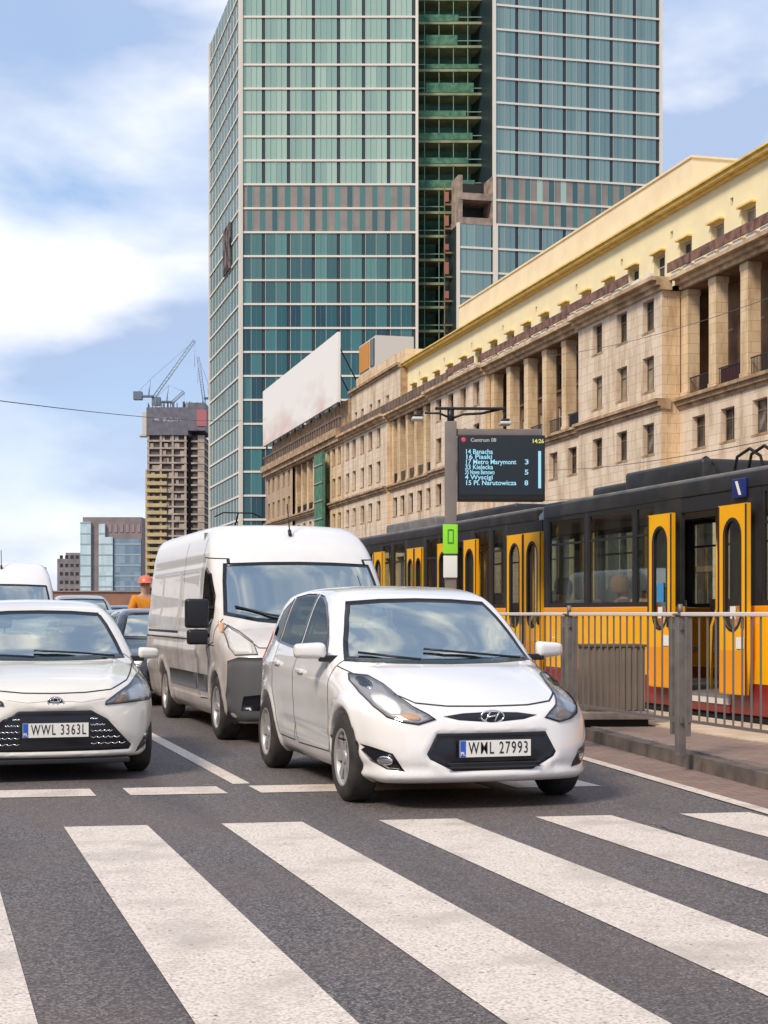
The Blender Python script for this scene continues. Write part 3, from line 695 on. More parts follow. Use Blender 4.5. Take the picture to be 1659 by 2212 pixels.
# ================================================================ FAR BUILDINGS
def far_thing(name, pxl, pxr, d, label, cat, ):
    l, r = CW((pxl-830)/3400*d, d), CW((pxr-830)/3400*d, d)
    e = empty(name, (l[0], l[1], 0), -YAW, label, cat)
    return e, (pxr-pxl)/3400*d, lambda y: 1.36+(1325-y)/3400*d
e, w, zf = far_thing('unfinished_tower', 318, 441, 350, 'unfinished concrete tower with bare floors and dark screens at its top', 'tower')
k1 = w*(404-318)/123; k2 = w*(412-318)/123; top = zf(880); scr = zf(940)
cn = mat('raw_concrete_far', (.50, .42, .34), .9, col2=(.34, .28, .24), scale=.6); cny = mat('yellow_lit_concrete', (.60, .45, .20), .8, col2=(.44, .36, .22), scale=.8)  # the yellow stands for light on the lower floors
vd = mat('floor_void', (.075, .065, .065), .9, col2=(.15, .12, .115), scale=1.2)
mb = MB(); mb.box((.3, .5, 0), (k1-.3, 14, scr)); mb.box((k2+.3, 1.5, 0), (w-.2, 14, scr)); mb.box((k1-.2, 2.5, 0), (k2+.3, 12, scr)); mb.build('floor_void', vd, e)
mb = MB(); my = MB(); z = 0.5; rr = random.Random(5)
while z < scr:
    lowf = z < zf(1030)
    mb.box((0, 0, z), (k1, 14.2, z+.38)); mb.box((k2, 1, z), (w, 14.2, z+.38))
    for cxx in (0.05, k1*.32, k1*.62, k1-.55): mb.box((cxx, .05, z+.38), (cxx+.45, .6, z+1.55))
    for _ in range(3):
        q = rr.uniform(0, k1-1.2); mb.box((q, .3, z+.38), (q+rr.uniform(.5, 1.3), .49, z+1.3))
    mb.box((w-1.5, 1.1, z+.38), (w-.05, 1.45, z+1.55))
    if lowf: my.box((-.3, -.35, z+.1), (k1*.5, -.02, z+.9)); my.box((-.3, -.3, z+.9), (.1, -.02, z+1.9))  # added panels paint the yellow light on the lower left side
    z += 1.55*1.05
mb.build('floor_slab', cn, e); my.build('added_yellow_light_panel', cny, e)
mb = MB(); mb.box((-.1, -.2, scr), (w*.72, 14.3, top)); mb.box((w*.72, -.4, scr+1), (w+.3, 14.3, top+1))
mb.build('climbing_screen', mat('screen_dark', (.12, .115, .14), .6, col2=(.17, .16, .19), scale=1), e)
mb = MB(); mb.box((1, -.26, top-3.2), (w*.60, -.205, top-2.3)); mb.build('white_banner', mat('screen_pale', (.34, .33, .38), .6, col2=(.10, .09, .12), scale=1.5, lo=.45, hi=.6), e)
mb = MB(); mb.box((-1.1, 0, scr), (-.12, 3, top-1)); mb.box((-1.8, 0, scr-.2), (-.12, 3, scr+.1)); mb.build('side_screen', mat('screen_white', (.6, .55, .5), .6), e)
mb = MB(); mb.box((w*.88, -.55, top-4.2), (w+.6, -.405, top-.6)); mb.build('red_banner', mat('banner_red', (.45, .14, .16), .6), e)
mb = MB()
for _ in range(26):
    q = rr.uniform(0, w); mb.box((q, .2, top), (q+.18, .4, top+rr.uniform(.4, 1.6)))
mb.build('starter_bar', vd, e)
# tower cranes with luffing jibs
crm = mat('hazy_crane_steel', (.36, .42, .50), .5, .3)  # distance haze put into the pale bluish steel colour
def crane(px, yb, tip, ymast, d, label):
    lx, ly = CW((px-830)/3400*d, d); s = d/3400.
    c = empty('tower_crane', (lx, ly, 1.36+(1325-yb)*s), -YAW, label, 'crane', 'cranes over the unfinished tower')
    H = (yb-ymast)*s; dx = (tip[0]-px)*s; dz = (yb-tip[1])*s
    def lattice(mb, a, b, wd, n):
        a, b = Vector(a), Vector(b); t = (b-a).normalized(); wd *= .75; u = t.cross(Vector((0, 1, 0))).normalized()*wd/2; v = Vector((0, wd/2, 0)); r = .045
        cs = [u+v, u-v, -u-v, -u+v]
        for k in cs: mb.tube([a+k, b+k], r, 4)
        for i in range(n):
            p, q = a+(b-a)*i/n, a+(b-a)*(i+1)/n
            for j in range(4): mb.tube([p+cs[j], q+cs[(j+1) % 4]], r*.7, 4)
    mb = MB(); lattice(mb, (0, 0, 0), (0, 0, H), .9, 5); mb.build('mast', crm, c)
    mb = MB(); lattice(mb, (0, 0, H), (dx, 0, dz), .8, 16); mb.build('jib', crm, c)
    sg = -1 if dx > 0 else 1
    mb = MB(); mb.box((0, -.8, H), (sg*4.5, .8, H+.35)); mb.box((sg*2.6, -.9, H-.6), (sg*4.5, .9, H+1.2)); mb.build('counterweight', mat('crane_dark', (.14, .18, .22), .6), c)
    mb = MB(); mb.tube([(sg*1.2, 0, H), (sg*.8, 0, H+4)], .15, 5); mb.tube([(sg*.8, 0, H+4), (dx, 0, dz)], .04, 4); mb.tube([(sg*.8, 0, H+4), (sg*4.3, 0, H+.4)], .05, 4); mb.tube([(dx, 0, dz), (dx, 0, dz-6)], .04, 4); mb.build('pendant_line', crm, c)
crane(333, 882, (421, 735), 858, 352, 'tower crane on the left corner with long jib leaning right')
crane(372, 884, (398, 846), 870, 358, 'small crane with short jib in the middle of the unfinished tower')
crane(441, 878, (428, 770), 862, 356, 'tower crane at the right corner with steep jib beside the glass tower')

# glass office block and small grey block on the left horizon
e, w, zf = far_thing('office_block', 175, 308, 520, 'far office block of pale glass bays and brown top on the left horizon', 'building')
top = zf(1117); s = 520/3400.
gl1 = pane_mat('pale_blue_block_glass', (.40, .54, .58), (.55, .68, .70), .15, (1.5, 1.5, 3)); gl2 = pane_mat('blue_block_glass', (.12, .19, .26), (.24, .33, .39), .15, (1.5, 1.5, 3)); brn = mat('brown_cladding', (.20, .16, .165), .8, col2=(.27, .21, .21), scale=.3)
mb = MB(); mb.box((.6, .3, 0), (w-.3, 20, top)); mb.build('wall', brn, e)
def glass_bay(x0, x1, z1, y, m):
    g = MB(); g.box((x0, y, 0), (x1, .29, z1)); g.build('glass_bay', m, e)
    h_ = MB(); z = 3
    while z < z1: h_.box((x0-.04, y-.12, z), (x1+.04, y-.003, z+.45)); z += 3.5
    pieces(h_, 'floor_band', mat('block_band', (.34, .40, .42), .6), e)
glass_bay(0, w*.17, top*.95, -.8, gl1); glass_bay(w*.30, w*.40, top*.93, -1.0, gl1); glass_bay(w*.40+.02, w*.53, top*.80, -1.4, gl1); glass_bay(w*.54, w*.98, top*.78, -.5, gl2)
mb = MB()
for i in range(6): mb.box((w*.45+i*1.9, .1, top-5), (w*.45+i*1.9+1.0, .298, top-2.4))
pieces(mb, 'top_window', mat('block_top_window', (.30, .22, .22), .5), e)
e, w, zf = far_thing('grey_block', 124, 176, 600, 'small stepped grey block left of the far glass office', 'building')
mb = MB(); mb.box((0, 0, 0), (w*.35, 9, zf(1207))); mb.box((w*.35, 0, 0), (w, 9, zf(1194))); mb.build('wall', mat('grey_block_wall', (.26, .22, .23), .8, col2=(.17, .15, .16), scale=.4), e)
mb = MB(); z = 3
while z < zf(1205):
    for i in range(4): mb.box((1+i*w*.22, -.08, z), (1+i*w*.22+1.2, -.003, z+1.3))
    z += 3.2
tag(mb.build('window', win_g, e), kind='stuff')
e, w, zf = far_thing('low_building', 60, 320, 330, 'long low brick building at the end of the street', 'building')
mb = MB(); mb.box((0, 0, 0), (w, 12, zf(1279))); mb.build('wall', mat('low_brick', (.36, .17, .10), .85, col2=(.24, .15, .12), scale=.3), e)
mb = MB(); mb.box((-.3, -.3, zf(1279)), (w+.3, 12.3, zf(1276))); mb.build('roof', mat('low_roof', (.30, .22, .20), .8), e)
mb = MB()
for i in range(12): mb.box((1+i*2.05, -.1, .6), (2.2+i*2.05, -.003, 2.6))
mb.build('window_band', win_g, e)
# ================================================================ VEHICLE BODIES (carved solids meshed in numpy)
def smooth_line(P, n=6):
    """closed polygon points, Catmull-Rom on points flagged by a third value 1, sharp elsewhere"""
    out_ = []; L = len(P)
    for i in range(L):
        p0, p1, p2, p3 = P[i-1], P[i], P[(i+1) % L], P[(i+2) % L]
        if (len(p1) > 2) or (len(p2) > 2): out_.append(p1[:2]); continue
        for k in range(n):
            t = k/n
            q0 = p0 if len(p0) < 3 else p0; q3 = p3
            out_.append(tuple(.5*((2*p1[j])+(-q0[j]+p2[j])*t+(2*q0[j]-5*p1[j]+4*p2[j]-q3[j])*t*t+(-q0[j]+3*p1[j]-3*p2[j]+q3[j])*t**3) for j in (0, 1)))
    return out_
def sd_poly(P, U, V):
    P = np.array(P, float); d = np.full(U.shape, 1e9); ins = np.zeros(U.shape, bool)
    for i in range(len(P)):
        a = P[i-1]; b = P[i]; e = b-a; wu = U-a[0]; wv = V-a[1]
        t = np.clip((wu*e[0]+wv*e[1])/max(e@e, 1e-12), 0, 1)
        d = np.minimum(d, (wu-e[0]*t)**2+(wv-e[1]*t)**2)
        c = ((a[1] > V) != (b[1] > V))
        if abs(e[1]) > 1e-9: ins ^= c & (U < e[0]*(V-a[1])/e[1]+a[0])
    d = np.sqrt(d); return np.where(ins, -d, d)
def smax(a, b, k): h = np.maximum(k-np.abs(a-b), 0)/k; return np.maximum(a, b)+h*h*k*.25
def smin(a, b, k): return -smax(-a, -b, k)
class Field:
    def __init__(s, P, u0, u1, v0, v1, h=.01):
        s.u0, s.v0, s.h = u0, v0, h; u = np.arange(u0, u1+h, h); v = np.arange(v0, v1+h, h)
        U, V = np.meshgrid(u, v, indexing='ij'); s.A = sd_poly(P, U, V)
    def __call__(s, U, V):
        a = np.clip((U-s.u0)/s.h, 0, s.A.shape[0]-1.001); b = np.clip((V-s.v0)/s.h, 0, s.A.shape[1]-1.001)
        i = a.astype(int); j = b.astype(int); p = a-i; q = b-j; A = s.A
        return (A[i, j]*(1-p)+A[i+1, j]*p)*(1-q)+(A[i, j+1]*(1-p)+A[i+1, j+1]*p)*q
def surf_nets(F, org, h, it=2):
    Sg = F < 0; nx, ny, nz = F.shape
    c = np.zeros((nx-1, ny-1, nz-1), int)
    for i in (0, 1):
        for j in (0, 1):
            for k in (0, 1): c += Sg[i:nx-1+i, j:ny-1+j, k:nz-1+k]
    act = (c > 0) & (c < 8); I, J, K = np.nonzero(act); n = len(I)
    vid = -np.ones(act.shape, int); vid[I, J, K] = np.arange(n)
    acc = np.zeros((n, 3)); cnt = np.zeros(n)
    cor = [(i, j, k) for i in (0, 1) for j in (0, 1) for k in (0, 1)]
    for a in cor:
        for ax in range(3):
            if a[ax]: continue
            b = list(a); b[ax] = 1
            fa = F[I+a[0], J+a[1], K+a[2]]; fb = F[I+b[0], J+b[1], K+b[2]]
            m = (fa < 0) != (fb < 0); t = np.where(m, fa/np.where(m, fa-fb, 1), 0)
            p = np.tile(np.array(a, float), (n, 1)); p[:, ax] += t
            acc += p*m[:, None]; cnt += m
    V = (acc/cnt[:, None]+np.stack([I, J, K], 1))*h+np.array(org)
    Q = []
    for ax in range(3):
        o1, o2 = [x for x in range(3) if x != ax]
        a = [slice(None)]*3; b = [slice(None)]*3; a[ax] = slice(0, -1); b[ax] = slice(1, None)
        s0 = Sg[tuple(a)]; s1 = Sg[tuple(b)]; e = np.nonzero(s0 != s1); e = np.stack(e, 1)
        ok = (e[:, o1] > 0) & (e[:, o2] > 0) & (e[:, o1] < F.shape[o1]-1) & (e[:, o2] < F.shape[o2]-1); e = e[ok]
        fl = s0[tuple(e.T)]
        def g(d1, d2):
            q = e.copy(); q[:, o1] -= d1; q[:, o2] -= d2; return vid[tuple(q.T)]
        q = np.stack([g(1, 1), g(0, 1), g(0, 0), g(1, 0)], 1)
        if ax == 1: fl = ~fl
        q[~fl] = q[~fl][:, ::-1]; Q.append(q)
    Q = np.concatenate(Q); Q = Q[(Q >= 0).all(1)]
    E_ = np.concatenate([Q[:, [0, 1]], Q[:, [1, 2]], Q[:, [2, 3]], Q[:, [3, 0]]])
    for _ in range(it):
        s = np.zeros_like(V); d = np.zeros(n)
        for k in range(3): s[:, k] = np.bincount(E_[:, 0], V[E_[:, 1], k], n)+np.bincount(E_[:, 1], V[E_[:, 0], k], n)
        d = np.bincount(E_[:, 0], minlength=n)+np.bincount(E_[:, 1], minlength=n)
        V = V*.5+.5*s/np.maximum(d, 1)[:, None]
    return V, Q
def in_poly(P, u, v):
    P = np.array(P); c = np.zeros(np.shape(u), bool)
    for i in range(len(P)):
        a = P[i-1]; b = P[i]
        if a[1] == b[1]: continue
        c ^= ((a[1] > v) != (b[1] > v)) & (u < (b[0]-a[0])*(v-a[1])/(b[1]-a[1])+a[0])
    return c
def inset(P, d):
    """polygon moved inwards by d (mitred)"""
    n = len(P); A = sum(P[i-1][0]*P[i][1]-P[i][0]*P[i-1][1] for i in range(n)); sg = 1 if A > 0 else -1; R = []
    for i in range(n):
        a, b, c = Vector(P[i-1]), Vector(P[i]), Vector(P[(i+1) % n])
        e1 = (b-a).normalized(); e2 = (c-b).normalized()
        n1 = Vector((-e1.y, e1.x))*sg; n2 = Vector((-e2.y, e2.x))*sg; m = n1+n2
        if m.length < 1e-4: m = n1
        m.normalize(); k = d/max(m.dot(n1), .45); q = b+m*k; R.append((q.x, q.y))
    return R
def raw_mesh(name, V, Q, m, parent, smooth=True):
    me = bpy.data.meshes.new(name)
    used = np.unique(Q); re = -np.ones(len(V), int); re[used] = np.arange(len(used)); V = V[used]; Q = re[Q]
    me.vertices.add(len(V)); me.vertices.foreach_set('co', V.ravel())
    me.loops.add(Q.size); me.loops.foreach_set('vertex_index', Q.ravel())
    me.polygons.add(len(Q)); me.polygons.foreach_set('loop_start', np.arange(len(Q))*4)
    me.polygons.foreach_set('use_smooth', np.full(len(Q), smooth)); me.materials.append(m); me.update(calc_edges=True); me.validate()
    return link(bpy.data.objects.new(name, me), parent)

class Body:
    """f = (side outline) x (cross-section), lower body joined with the cabin, wheel arches cut out"""
    def __init__(s, sp, root):
        s.sp = sp; s.root = root; h = s.h = sp.get('h', .02); L, Wd, H = sp['L'], sp['W']/2, sp['H']
        o = (-Wd-.1, -.12, sp['z0']-.06); s.org = o
        x = np.arange(o[0], Wd+.1, h); y = np.arange(o[1], L+.12, h); z = np.arange(o[2], H+.1, h)
        X_, Y_, Z_ = np.meshgrid(x, y, z, indexing='ij'); ax = np.abs(X_)
        def vol(c):
            A = Field(smooth_line(c['side']), -.4, L+.4, -.1, H+.3); D = Field(smooth_line([(-a, *b) for a, *b in c['front']]+[(a, *b) for a, *b in c['front'][::-1]]), -Wd-.3, Wd+.3, -.1, H+.3)
            u = ax/Wd
            fr = np.clip(1-Y_/(L*.5), 0, 1); re = np.clip(Y_/(L*.5)-1, 0, 1)
            bf = (c['bow'][0]*u**2+c['bow'][1]*u**6); br = c['rbow'][0]*u**2+c['rbow'][1]*u**6
            ys_ = Y_-bf*np.minimum(fr*3, 1)+br*np.minimum(re*3, 1)
            a = A(ys_, Z_+c['crown']*u**2)
            tf = c['tap'][0]*np.clip(1-Y_/c['tap'][1], 0, 1)**2+c['tap'][2]*np.clip((Y_-L+c['tap'][3])/c['tap'][3], 0, 1)**2
            d = D(ax+tf, Z_)
            return smax(a, d, c['k'])
        F = vol(sp['low'])
        if 'cab' in sp: F = smin(F, vol(sp['cab']), sp.get('kj', .05))
        R = sp['R']
        for wy in sp['wheels']:
            r = np.sqrt((Y_-wy)**2+(Z_-R)**2)
            F = F-np.where(ax > Wd*.6, sp.get('flare', .014)*np.exp(-((r-R-.07)/.05)**2), 0)
            F = np.maximum(F, -np.maximum(r-R-.045, (Wd-.30)-ax))
        for P, dep, ylim in sp.get('recess', []):
            q = sd_poly(P, X_[:, 0, :], Z_[:, 0, :])[:, None, :]; q2 = sd_poly([(-a, b) for a, b in P], X_[:, 0, :], Z_[:, 0, :])[:, None, :]; q = np.minimum(q, q2)
            F = F+dep*np.clip(.5-q/.03, 0, 1)*(Y_ < ylim)
        for fn in sp.get('bump', []): F = F-fn(X_, Y_, Z_)
        s.V, s.Q = surf_nets(F, o, h, sp.get('it', 2)); s.F = F
        P = s.V[s.Q]; n = np.cross(P[:, 2]-P[:, 0], P[:, 3]-P[:, 1]); s.area_n = n
        vn = np.zeros_like(s.V)
        for k in range(4):
            for c in range(3): vn[:, c] += np.bincount(s.Q[:, k], n[:, c], len(s.V))
        s.vn = vn/np.maximum(np.linalg.norm(vn, axis=1), 1e-9)[:, None]
        s.fn = n/np.maximum(np.linalg.norm(n, axis=1), 1e-9)[:, None]
        s.bvh = BVHTree.FromPolygons([tuple(v) for v in s.V.tolist()], s.Q.tolist())
        s.holes = []
    def front(s, P, off=.004, side=None): return s.patch(P, Vector((0, -2, 0)), Vector((1, 0, 0)), Vector((0, 0, 1)), Vector((0, 1, 0)), off)
    def patch(s, name, P, ax, mats, off=.004, res=.04, rim=0, hole=None, sgn=1, back=.02, parent=None, sm=2):
        """conforming panel: outline P in (x,z) for 'f' (front) and 'r' (rear), (y,z) for 's' (side sgn), (x,y) for 't' (top)"""
        if ax == 'f': O, U, Vv, D = Vector((0, -2, 0)), Vector((1, 0, 0)), Vector((0, 0, 1)), Vector((0, 1, 0))
        elif ax == 'r': O, U, Vv, D = Vector((0, 12, 0)), Vector((1, 0, 0)), Vector((0, 0, 1)), Vector((0, -1, 0))
        elif ax == 's': O, U, Vv, D = Vector((sgn*3, 0, 0)), Vector((0, 1, 0)), Vector((0, 0, 1)), Vector((-sgn, 0, 0))
        else: O, U, Vv, D = Vector((0, 0, 5)), Vector((1, 0, 0)), Vector((0, 1, 0)), Vector((0, 0, -1))
        out2 = []
        for i in range(len(P)):
            a, b = Vector(P[i-1]), Vector(P[i]); k = max(1, int((b-a).length/res))
            for j in range(k): out2.append(tuple(a+(b-a)*j/k))
        pts = [Vector(p) for p in out2]; n0 = len(pts); edges = [(i, (i+1) % n0) for i in range(n0)]
        if rim:
            Q = inset(P, rim); q2 = []
            for i in range(len(Q)):
                a, b = Vector(Q[i-1]), Vector(Q[i]); k = max(1, int((b-a).length/res))
                for j in range(k): q2.append(a+(b-a)*j/k)
            m0 = len(pts); pts += q2; edges += [(m0+i, m0+(i+1) % len(q2)) for i in range(len(q2))]
        us = [p[0] for p in P]; vs = [p[1] for p in P]
        gu, gv = np.meshgrid(np.arange(min(us), max(us), res), np.arange(min(vs), max(vs), res)); gu = gu.ravel(); gv = gv.ravel()
        keep = sd_poly(P, gu, gv) < -res*.45
        if rim: keep &= np.abs(sd_poly(Q, gu, gv)) > res*.4
        pts += [Vector((a, b)) for a, b in zip(gu[keep], gv[keep])]
        v2, _, fc, *_r = delaunay_2d_cdt(pts, edges, [], 1, 1e-6)
        VV = []; NN = []
        for p in v2:
            o_ = O+U*p.x+Vv*p.y; hit, nn, fi, ds = s.bvh.ray_cast(o_, D)
            if hit is None:
                for e in range(1, 12):       # just off the silhouette: pull towards the polygon's middle
                    cx_, cy_ = sum(us)/len(us), sum(vs)/len(vs); q = (p.x+(cx_-p.x)*.02*e, p.y+(cy_-p.y)*.02*e)
                    hit, nn, fi, ds = s.bvh.ray_cast(O+U*q[0]+Vv*q[1], D)
                    if hit is not None: break
                if hit is None: hit, nn, fi, ds = s.bvh.find_nearest(o_+D*2.5)
            N_ = Vector(s.vn[s.Q[fi]].mean(0)); N_ = N_.normalized() if N_.length else -D
            VV.append(hit); NN.append(N_)
        fc = [f for f in fc if len(f) >= 3]
        cnt = {}
        for f in fc:
            for a, b in zip(f, f[1:]+f[:1]): cnt[(min(a, b), max(a, b))] = cnt.get((min(a, b), max(a, b)), 0)+1
        be = [e for e, c in cnt.items() if c == 1]
        mb = MB(); vs_ = [h_+n_*off for h_, n_ in zip(VV, NN)]; fm = []
        if rim:
            cen = np.array([[sum(v2[i].x for i in f)/len(f), sum(v2[i].y for i in f)/len(f)] for f in fc]); inner = in_poly(Q, cen[:, 0], cen[:, 1])
        else: inner = np.ones(len(fc), bool)
        bi = {}
        for a, b in be:
            for i in (a, b):
                if i not in bi: bi[i] = len(vs_); vs_.append(VV[i]-NN[i]*back)
        mb.v = [tuple(v) for v in vs_]
        for f, i in zip(fc, inner): mb.f.append(tuple(f)); mb.m.append(0 if i else 1); mb.sm.append(True)
        for a, b in be: mb.f.append((a, b, bi[b], bi[a])); mb.m.append(1 if rim else 0); mb.sm.append(False)
        if hole is not None: s.holes.append((inset(P, hole), ax, sgn))
        ob = mb.build(name, mats, parent or s.root, fix=False)
        # face outwards
        me = ob.data; me.update()
        k = sum(p.normal.dot(-D) for p in list(me.polygons)[:len(fc)])
        if k < 0: me.flip_normals()
        return ob
    def strip(s, mb, line, ax, w=.008, off=.002, sgn=1, close=False):
        """thin conforming ribbon along a polyline (panel gaps, trim)"""
        if ax == 'f': f = lambda p: (Vector((p[0], -2, p[1])), Vector((0, 1, 0)))
        elif ax == 's': f = lambda p: (Vector((sgn*3, p[0], p[1])), Vector((-sgn, 0, 0)))
        else: f = lambda p: (Vector((p[0], p[1], 5)), Vector((0, 0, -1)))
        L_ = [Vector(p) for p in line]; pts = []
        for a, b in zip(L_, L_[1:]):
            k = max(1, int((b-a).length/.03)); pts += [a+(b-a)*j/k for j in range(k)]
        pts.append(L_[-1]); A = []
        for i, p in enumerate(pts):
            t = (pts[min(i+1, len(pts)-1)]-pts[max(0, i-1)]).normalized(); nn = Vector((-t.y, t.x))*w/2; row = []
            for q in (p-nn, p+nn):
                o_, d_ = f(q); hit, n_, fi, _ = s.bvh.ray_cast(o_, d_)
                if hit is None: row = None; break
                N_ = Vector(s.vn[s.Q[fi]].mean(0)).normalized(); row.append(hit+N_*off)
            if row: A.append(row)
            elif len(A) > 1: s._rib(mb, A); A = []
            else: A = []
        if len(A) > 1: s._rib(mb, A)
    def _rib(s, mb, A):
        vs = [v for r in A for v in r]; mb.add(vs, [(2*i, 2*i+1, 2*i+3, 2*i+2) for i in range(len(A)-1)], 0, True)
    def carve(s, V, Q, extra=0):
        C = V[Q].mean(1); P = V[Q]; n = np.cross(P[:, 2]-P[:, 0], P[:, 3]-P[:, 1]); n /= np.maximum(np.linalg.norm(n, axis=1), 1e-9)[:, None]
        rm = np.zeros(len(Q), bool)
        for P_, ax, sgn in s.holes:
            if ax == 'f': rm |= in_poly(P_, C[:, 0], C[:, 2]) & (C[:, 1] < s.sp['L']*.55) & (n[:, 1] < -.15)
            elif ax == 'r': rm |= in_poly(P_, C[:, 0], C[:, 2]) & (C[:, 1] > s.sp['L']*.6) & (n[:, 1] > .15)
            elif ax == 's': rm |= in_poly(P_, C[:, 1], C[:, 2]) & (C[:, 0]*sgn > .2) & (n[:, 0]*sgn > .3)
        return Q[~rm]
    def finish(s, m, floor=None):
        raw_mesh('body', s.V, s.carve(s.V, s.Q), m, s.root)
        if s.holes:
            st = max(1, int(round(.035/s.h))); F = s.F[::st, ::st, ::st]+.05
            V, Q = surf_nets(F, s.org, s.h*st, 1); C = V[Q].mean(1)
            Q = s.carve(V, Q); C = V[Q].mean(1); Q = Q[C[:, 2] > (floor or .6)]
            raw_mesh('cabin_lining', V, Q, M['inner'], s.root)

def wheel(root, x, y, R, w, side, spokes=7, hub='rim', name='wheel'):
    """tyre with rim as sub-part; side = +1 faces +x"""
    mb = MB(); rr = R*.66
    pr = [(-w/2, rr), (-w/2-.004, rr+.02), (-w/2-.006, R*.86), (-w/2+.015, R-.012), (-w/2+.04, R), (w/2-.04, R), (w/2-.015, R-.012), (w/2+.006, R*.86), (w/2+.004, rr+.02), (w/2, rr), (w/2-.02, rr-.015), (-w/2+.02, rr-.015), (-w/2, rr)]
    mb.lathe_x(pr, n=40); t = mb.build(name, M['rubber'], root); t.location = (x, y, R)
    mb = MB(); q = w/2*side
    mb.lathe_x([(q-.002*side, rr), (q+.004*side, rr-.008), (q-.02*side, rr-.022), (q-.06*side, rr-.03)], n=40)
    mb.lathe_x([(q-.02*side, .0001), (q-.012*side, .028), (q-.02*side, .05), (q-.05*side, .055)], n=24)
    for k in range(spokes):
        a = 2*math.pi*k/spokes; c, s_ = math.cos(a), math.sin(a); tx = Vector((0, c, s_)); nx_ = Vector((0, -s_, c))
        def pt(r, o, d): v = tx*r+nx_*o; v.x = q-d*side; return v
        vs = [pt(.035, -.030, .026), pt(.035, .030, .026), pt(rr-.012, .036, .018), pt(rr-.012, -.036, .018), pt(.035, -.026, .05), pt(.035, .026, .05), pt(rr-.012, .03, .05), pt(rr-.012, -.03, .05)]
        mb.add(vs, [(0,1,2,3),(4,7,6,5),(0,4,5,1),(1,5,6,2),(2,6,7,3),(3,7,4,0)])
    r_ = mb.build('rim', M[hub], t)
    mb = MB(); mb.lathe_x([(q-.075*side, .0001), (q-.075*side, rr-.02)], n=24); mb.build('brake_disc', M['well'], t)
    return t
def seat(root, x, y, zb, name='seat'):
    mb = MB(); mb.box((x-.24, y, zb-.1), (x+.24, y+.18, zb+.52), 0, .06); mb.box((x-.24, y-.5, zb-.16), (x+.24, y+.05, zb-.02), 0, .05)
    o = mb.build(name, M['seat'], root); mb = MB(); mb.box((x-.13, y+.06, zb+.56), (x+.13, y+.16, zb+.75), 0, .045)
    for q in (-.06, .06): mb.tube([(x+q, y+.11, zb+.5), (x+q, y+.11, zb+.6)], .008, 6)
    mb.build('head_restraint', M['seatl'], o); return o
def steering(root, x, y, z, r=.185):
    mb = MB(); P = []
    for k in range(25):
        a = 2*math.pi*k/24; P.append((x+r*math.cos(a), y+.35*r*math.sin(a)+0, z+.93*r*math.sin(a)))
    mb.tube(P, .014, 8, cap=False); mb.box((x-.05, y-.02, z-.05), (x+.05, y+.02, z+.05), 0, .015); mb.box((x-r, y-.012, z-.018), (x+r, y+.012, z+.018), 0, .005)
    return mb.build('steering_wheel', M['dash'], root)
def number_plate(root, y, z, text, x=0, w=.52, h=.114):
    mb = MB(); mb.box((x-w/2-.008, y, z-h/2-.008), (x+w/2+.008, y+.012, z+h/2+.008), 0, .003); p = mb.build('number_plate', M['black'], root)
    mb = MB(); mb.box((x-w/2, y-.004, z-h/2), (x+w/2, y-.0005, z+h/2)); mb.build('plate_face', M['plate'], p)
    mb = MB(); mb.box((x-w/2+.002, y-.0065, z-h/2+.002), (x-w/2+.042, y-.0042, z+h/2-.002)); mb.build('country_band', M['blue'], p)
    t = text_mesh('plate_characters', text, .118, M['plate_ink'], p, .001, .0004); t.rotation_euler = (math.pi/2, 0, 0); t.location = (x+.022, y-.0055, z)
    bx_ = [v.co.x for v in t.data.vertices]; t.scale = ((w-.085)/(max(bx_)-min(bx_)), 1, 1)
    t = text_mesh('country_letters', 'PL', .034, M['plate'], p, .0008, .0008); t.rotation_euler = (math.pi/2, 0, 0); t.location = (x-w/2+.022, y-.0078, z-.033)
    return p
def mirror(root, sgn, x, y, z, w, h, d, m, stalk=True):
    mb = MB(); mb.box((sgn*x, y, z-h/2), (sgn*(x+w), y+d, z+h/2), 0, min(h, d)*.40)
    for i, v in enumerate(mb.v):      # taper the shell towards the outside and front
        t = (abs(v[0])-x)/w; k = 1-.22*max(t, 0); f_ = (v[1]-y)/d; kk = .72+.28*f_
        mb.v[i] = (v[0], v[1]+.05*t, z+(v[2]-z)*k*kk)
    o = mb.build('wing_mirror', m, root)
    mb = MB(); mb.box((sgn*(x-.10), y+.02, z-h/2-.004), (sgn*(x+.05), y+.08, z-h/2+.045), 0, .012); mb.build('mirror_foot', M['black'], o)
    mb = MB(); mb.box((sgn*(x+.02), y+d+.001, z-h*.36), (sgn*(x+w*.86), y+d+.006, z+h*.36), 0, .002); mb.build('mirror_glass', M['chrome'], o)
    return o
def sym(P): return [P, [(-a, b) for a, b in P][::-1]]
def wiper(B, pts, w=.02):
    mb = MB(); Q = []
    for (x, z) in pts:
        hit, n_, fi, _ = B.bvh.ray_cast(Vector((x, -2, z)), Vector((0, 1, 0)))
        if hit is not None: Q.append(hit+Vector((0, -.8, .6)).normalized()*.028)
    mb.tube(Q, w/2, 6); return mb.build('wiper', M['black'], B.root)

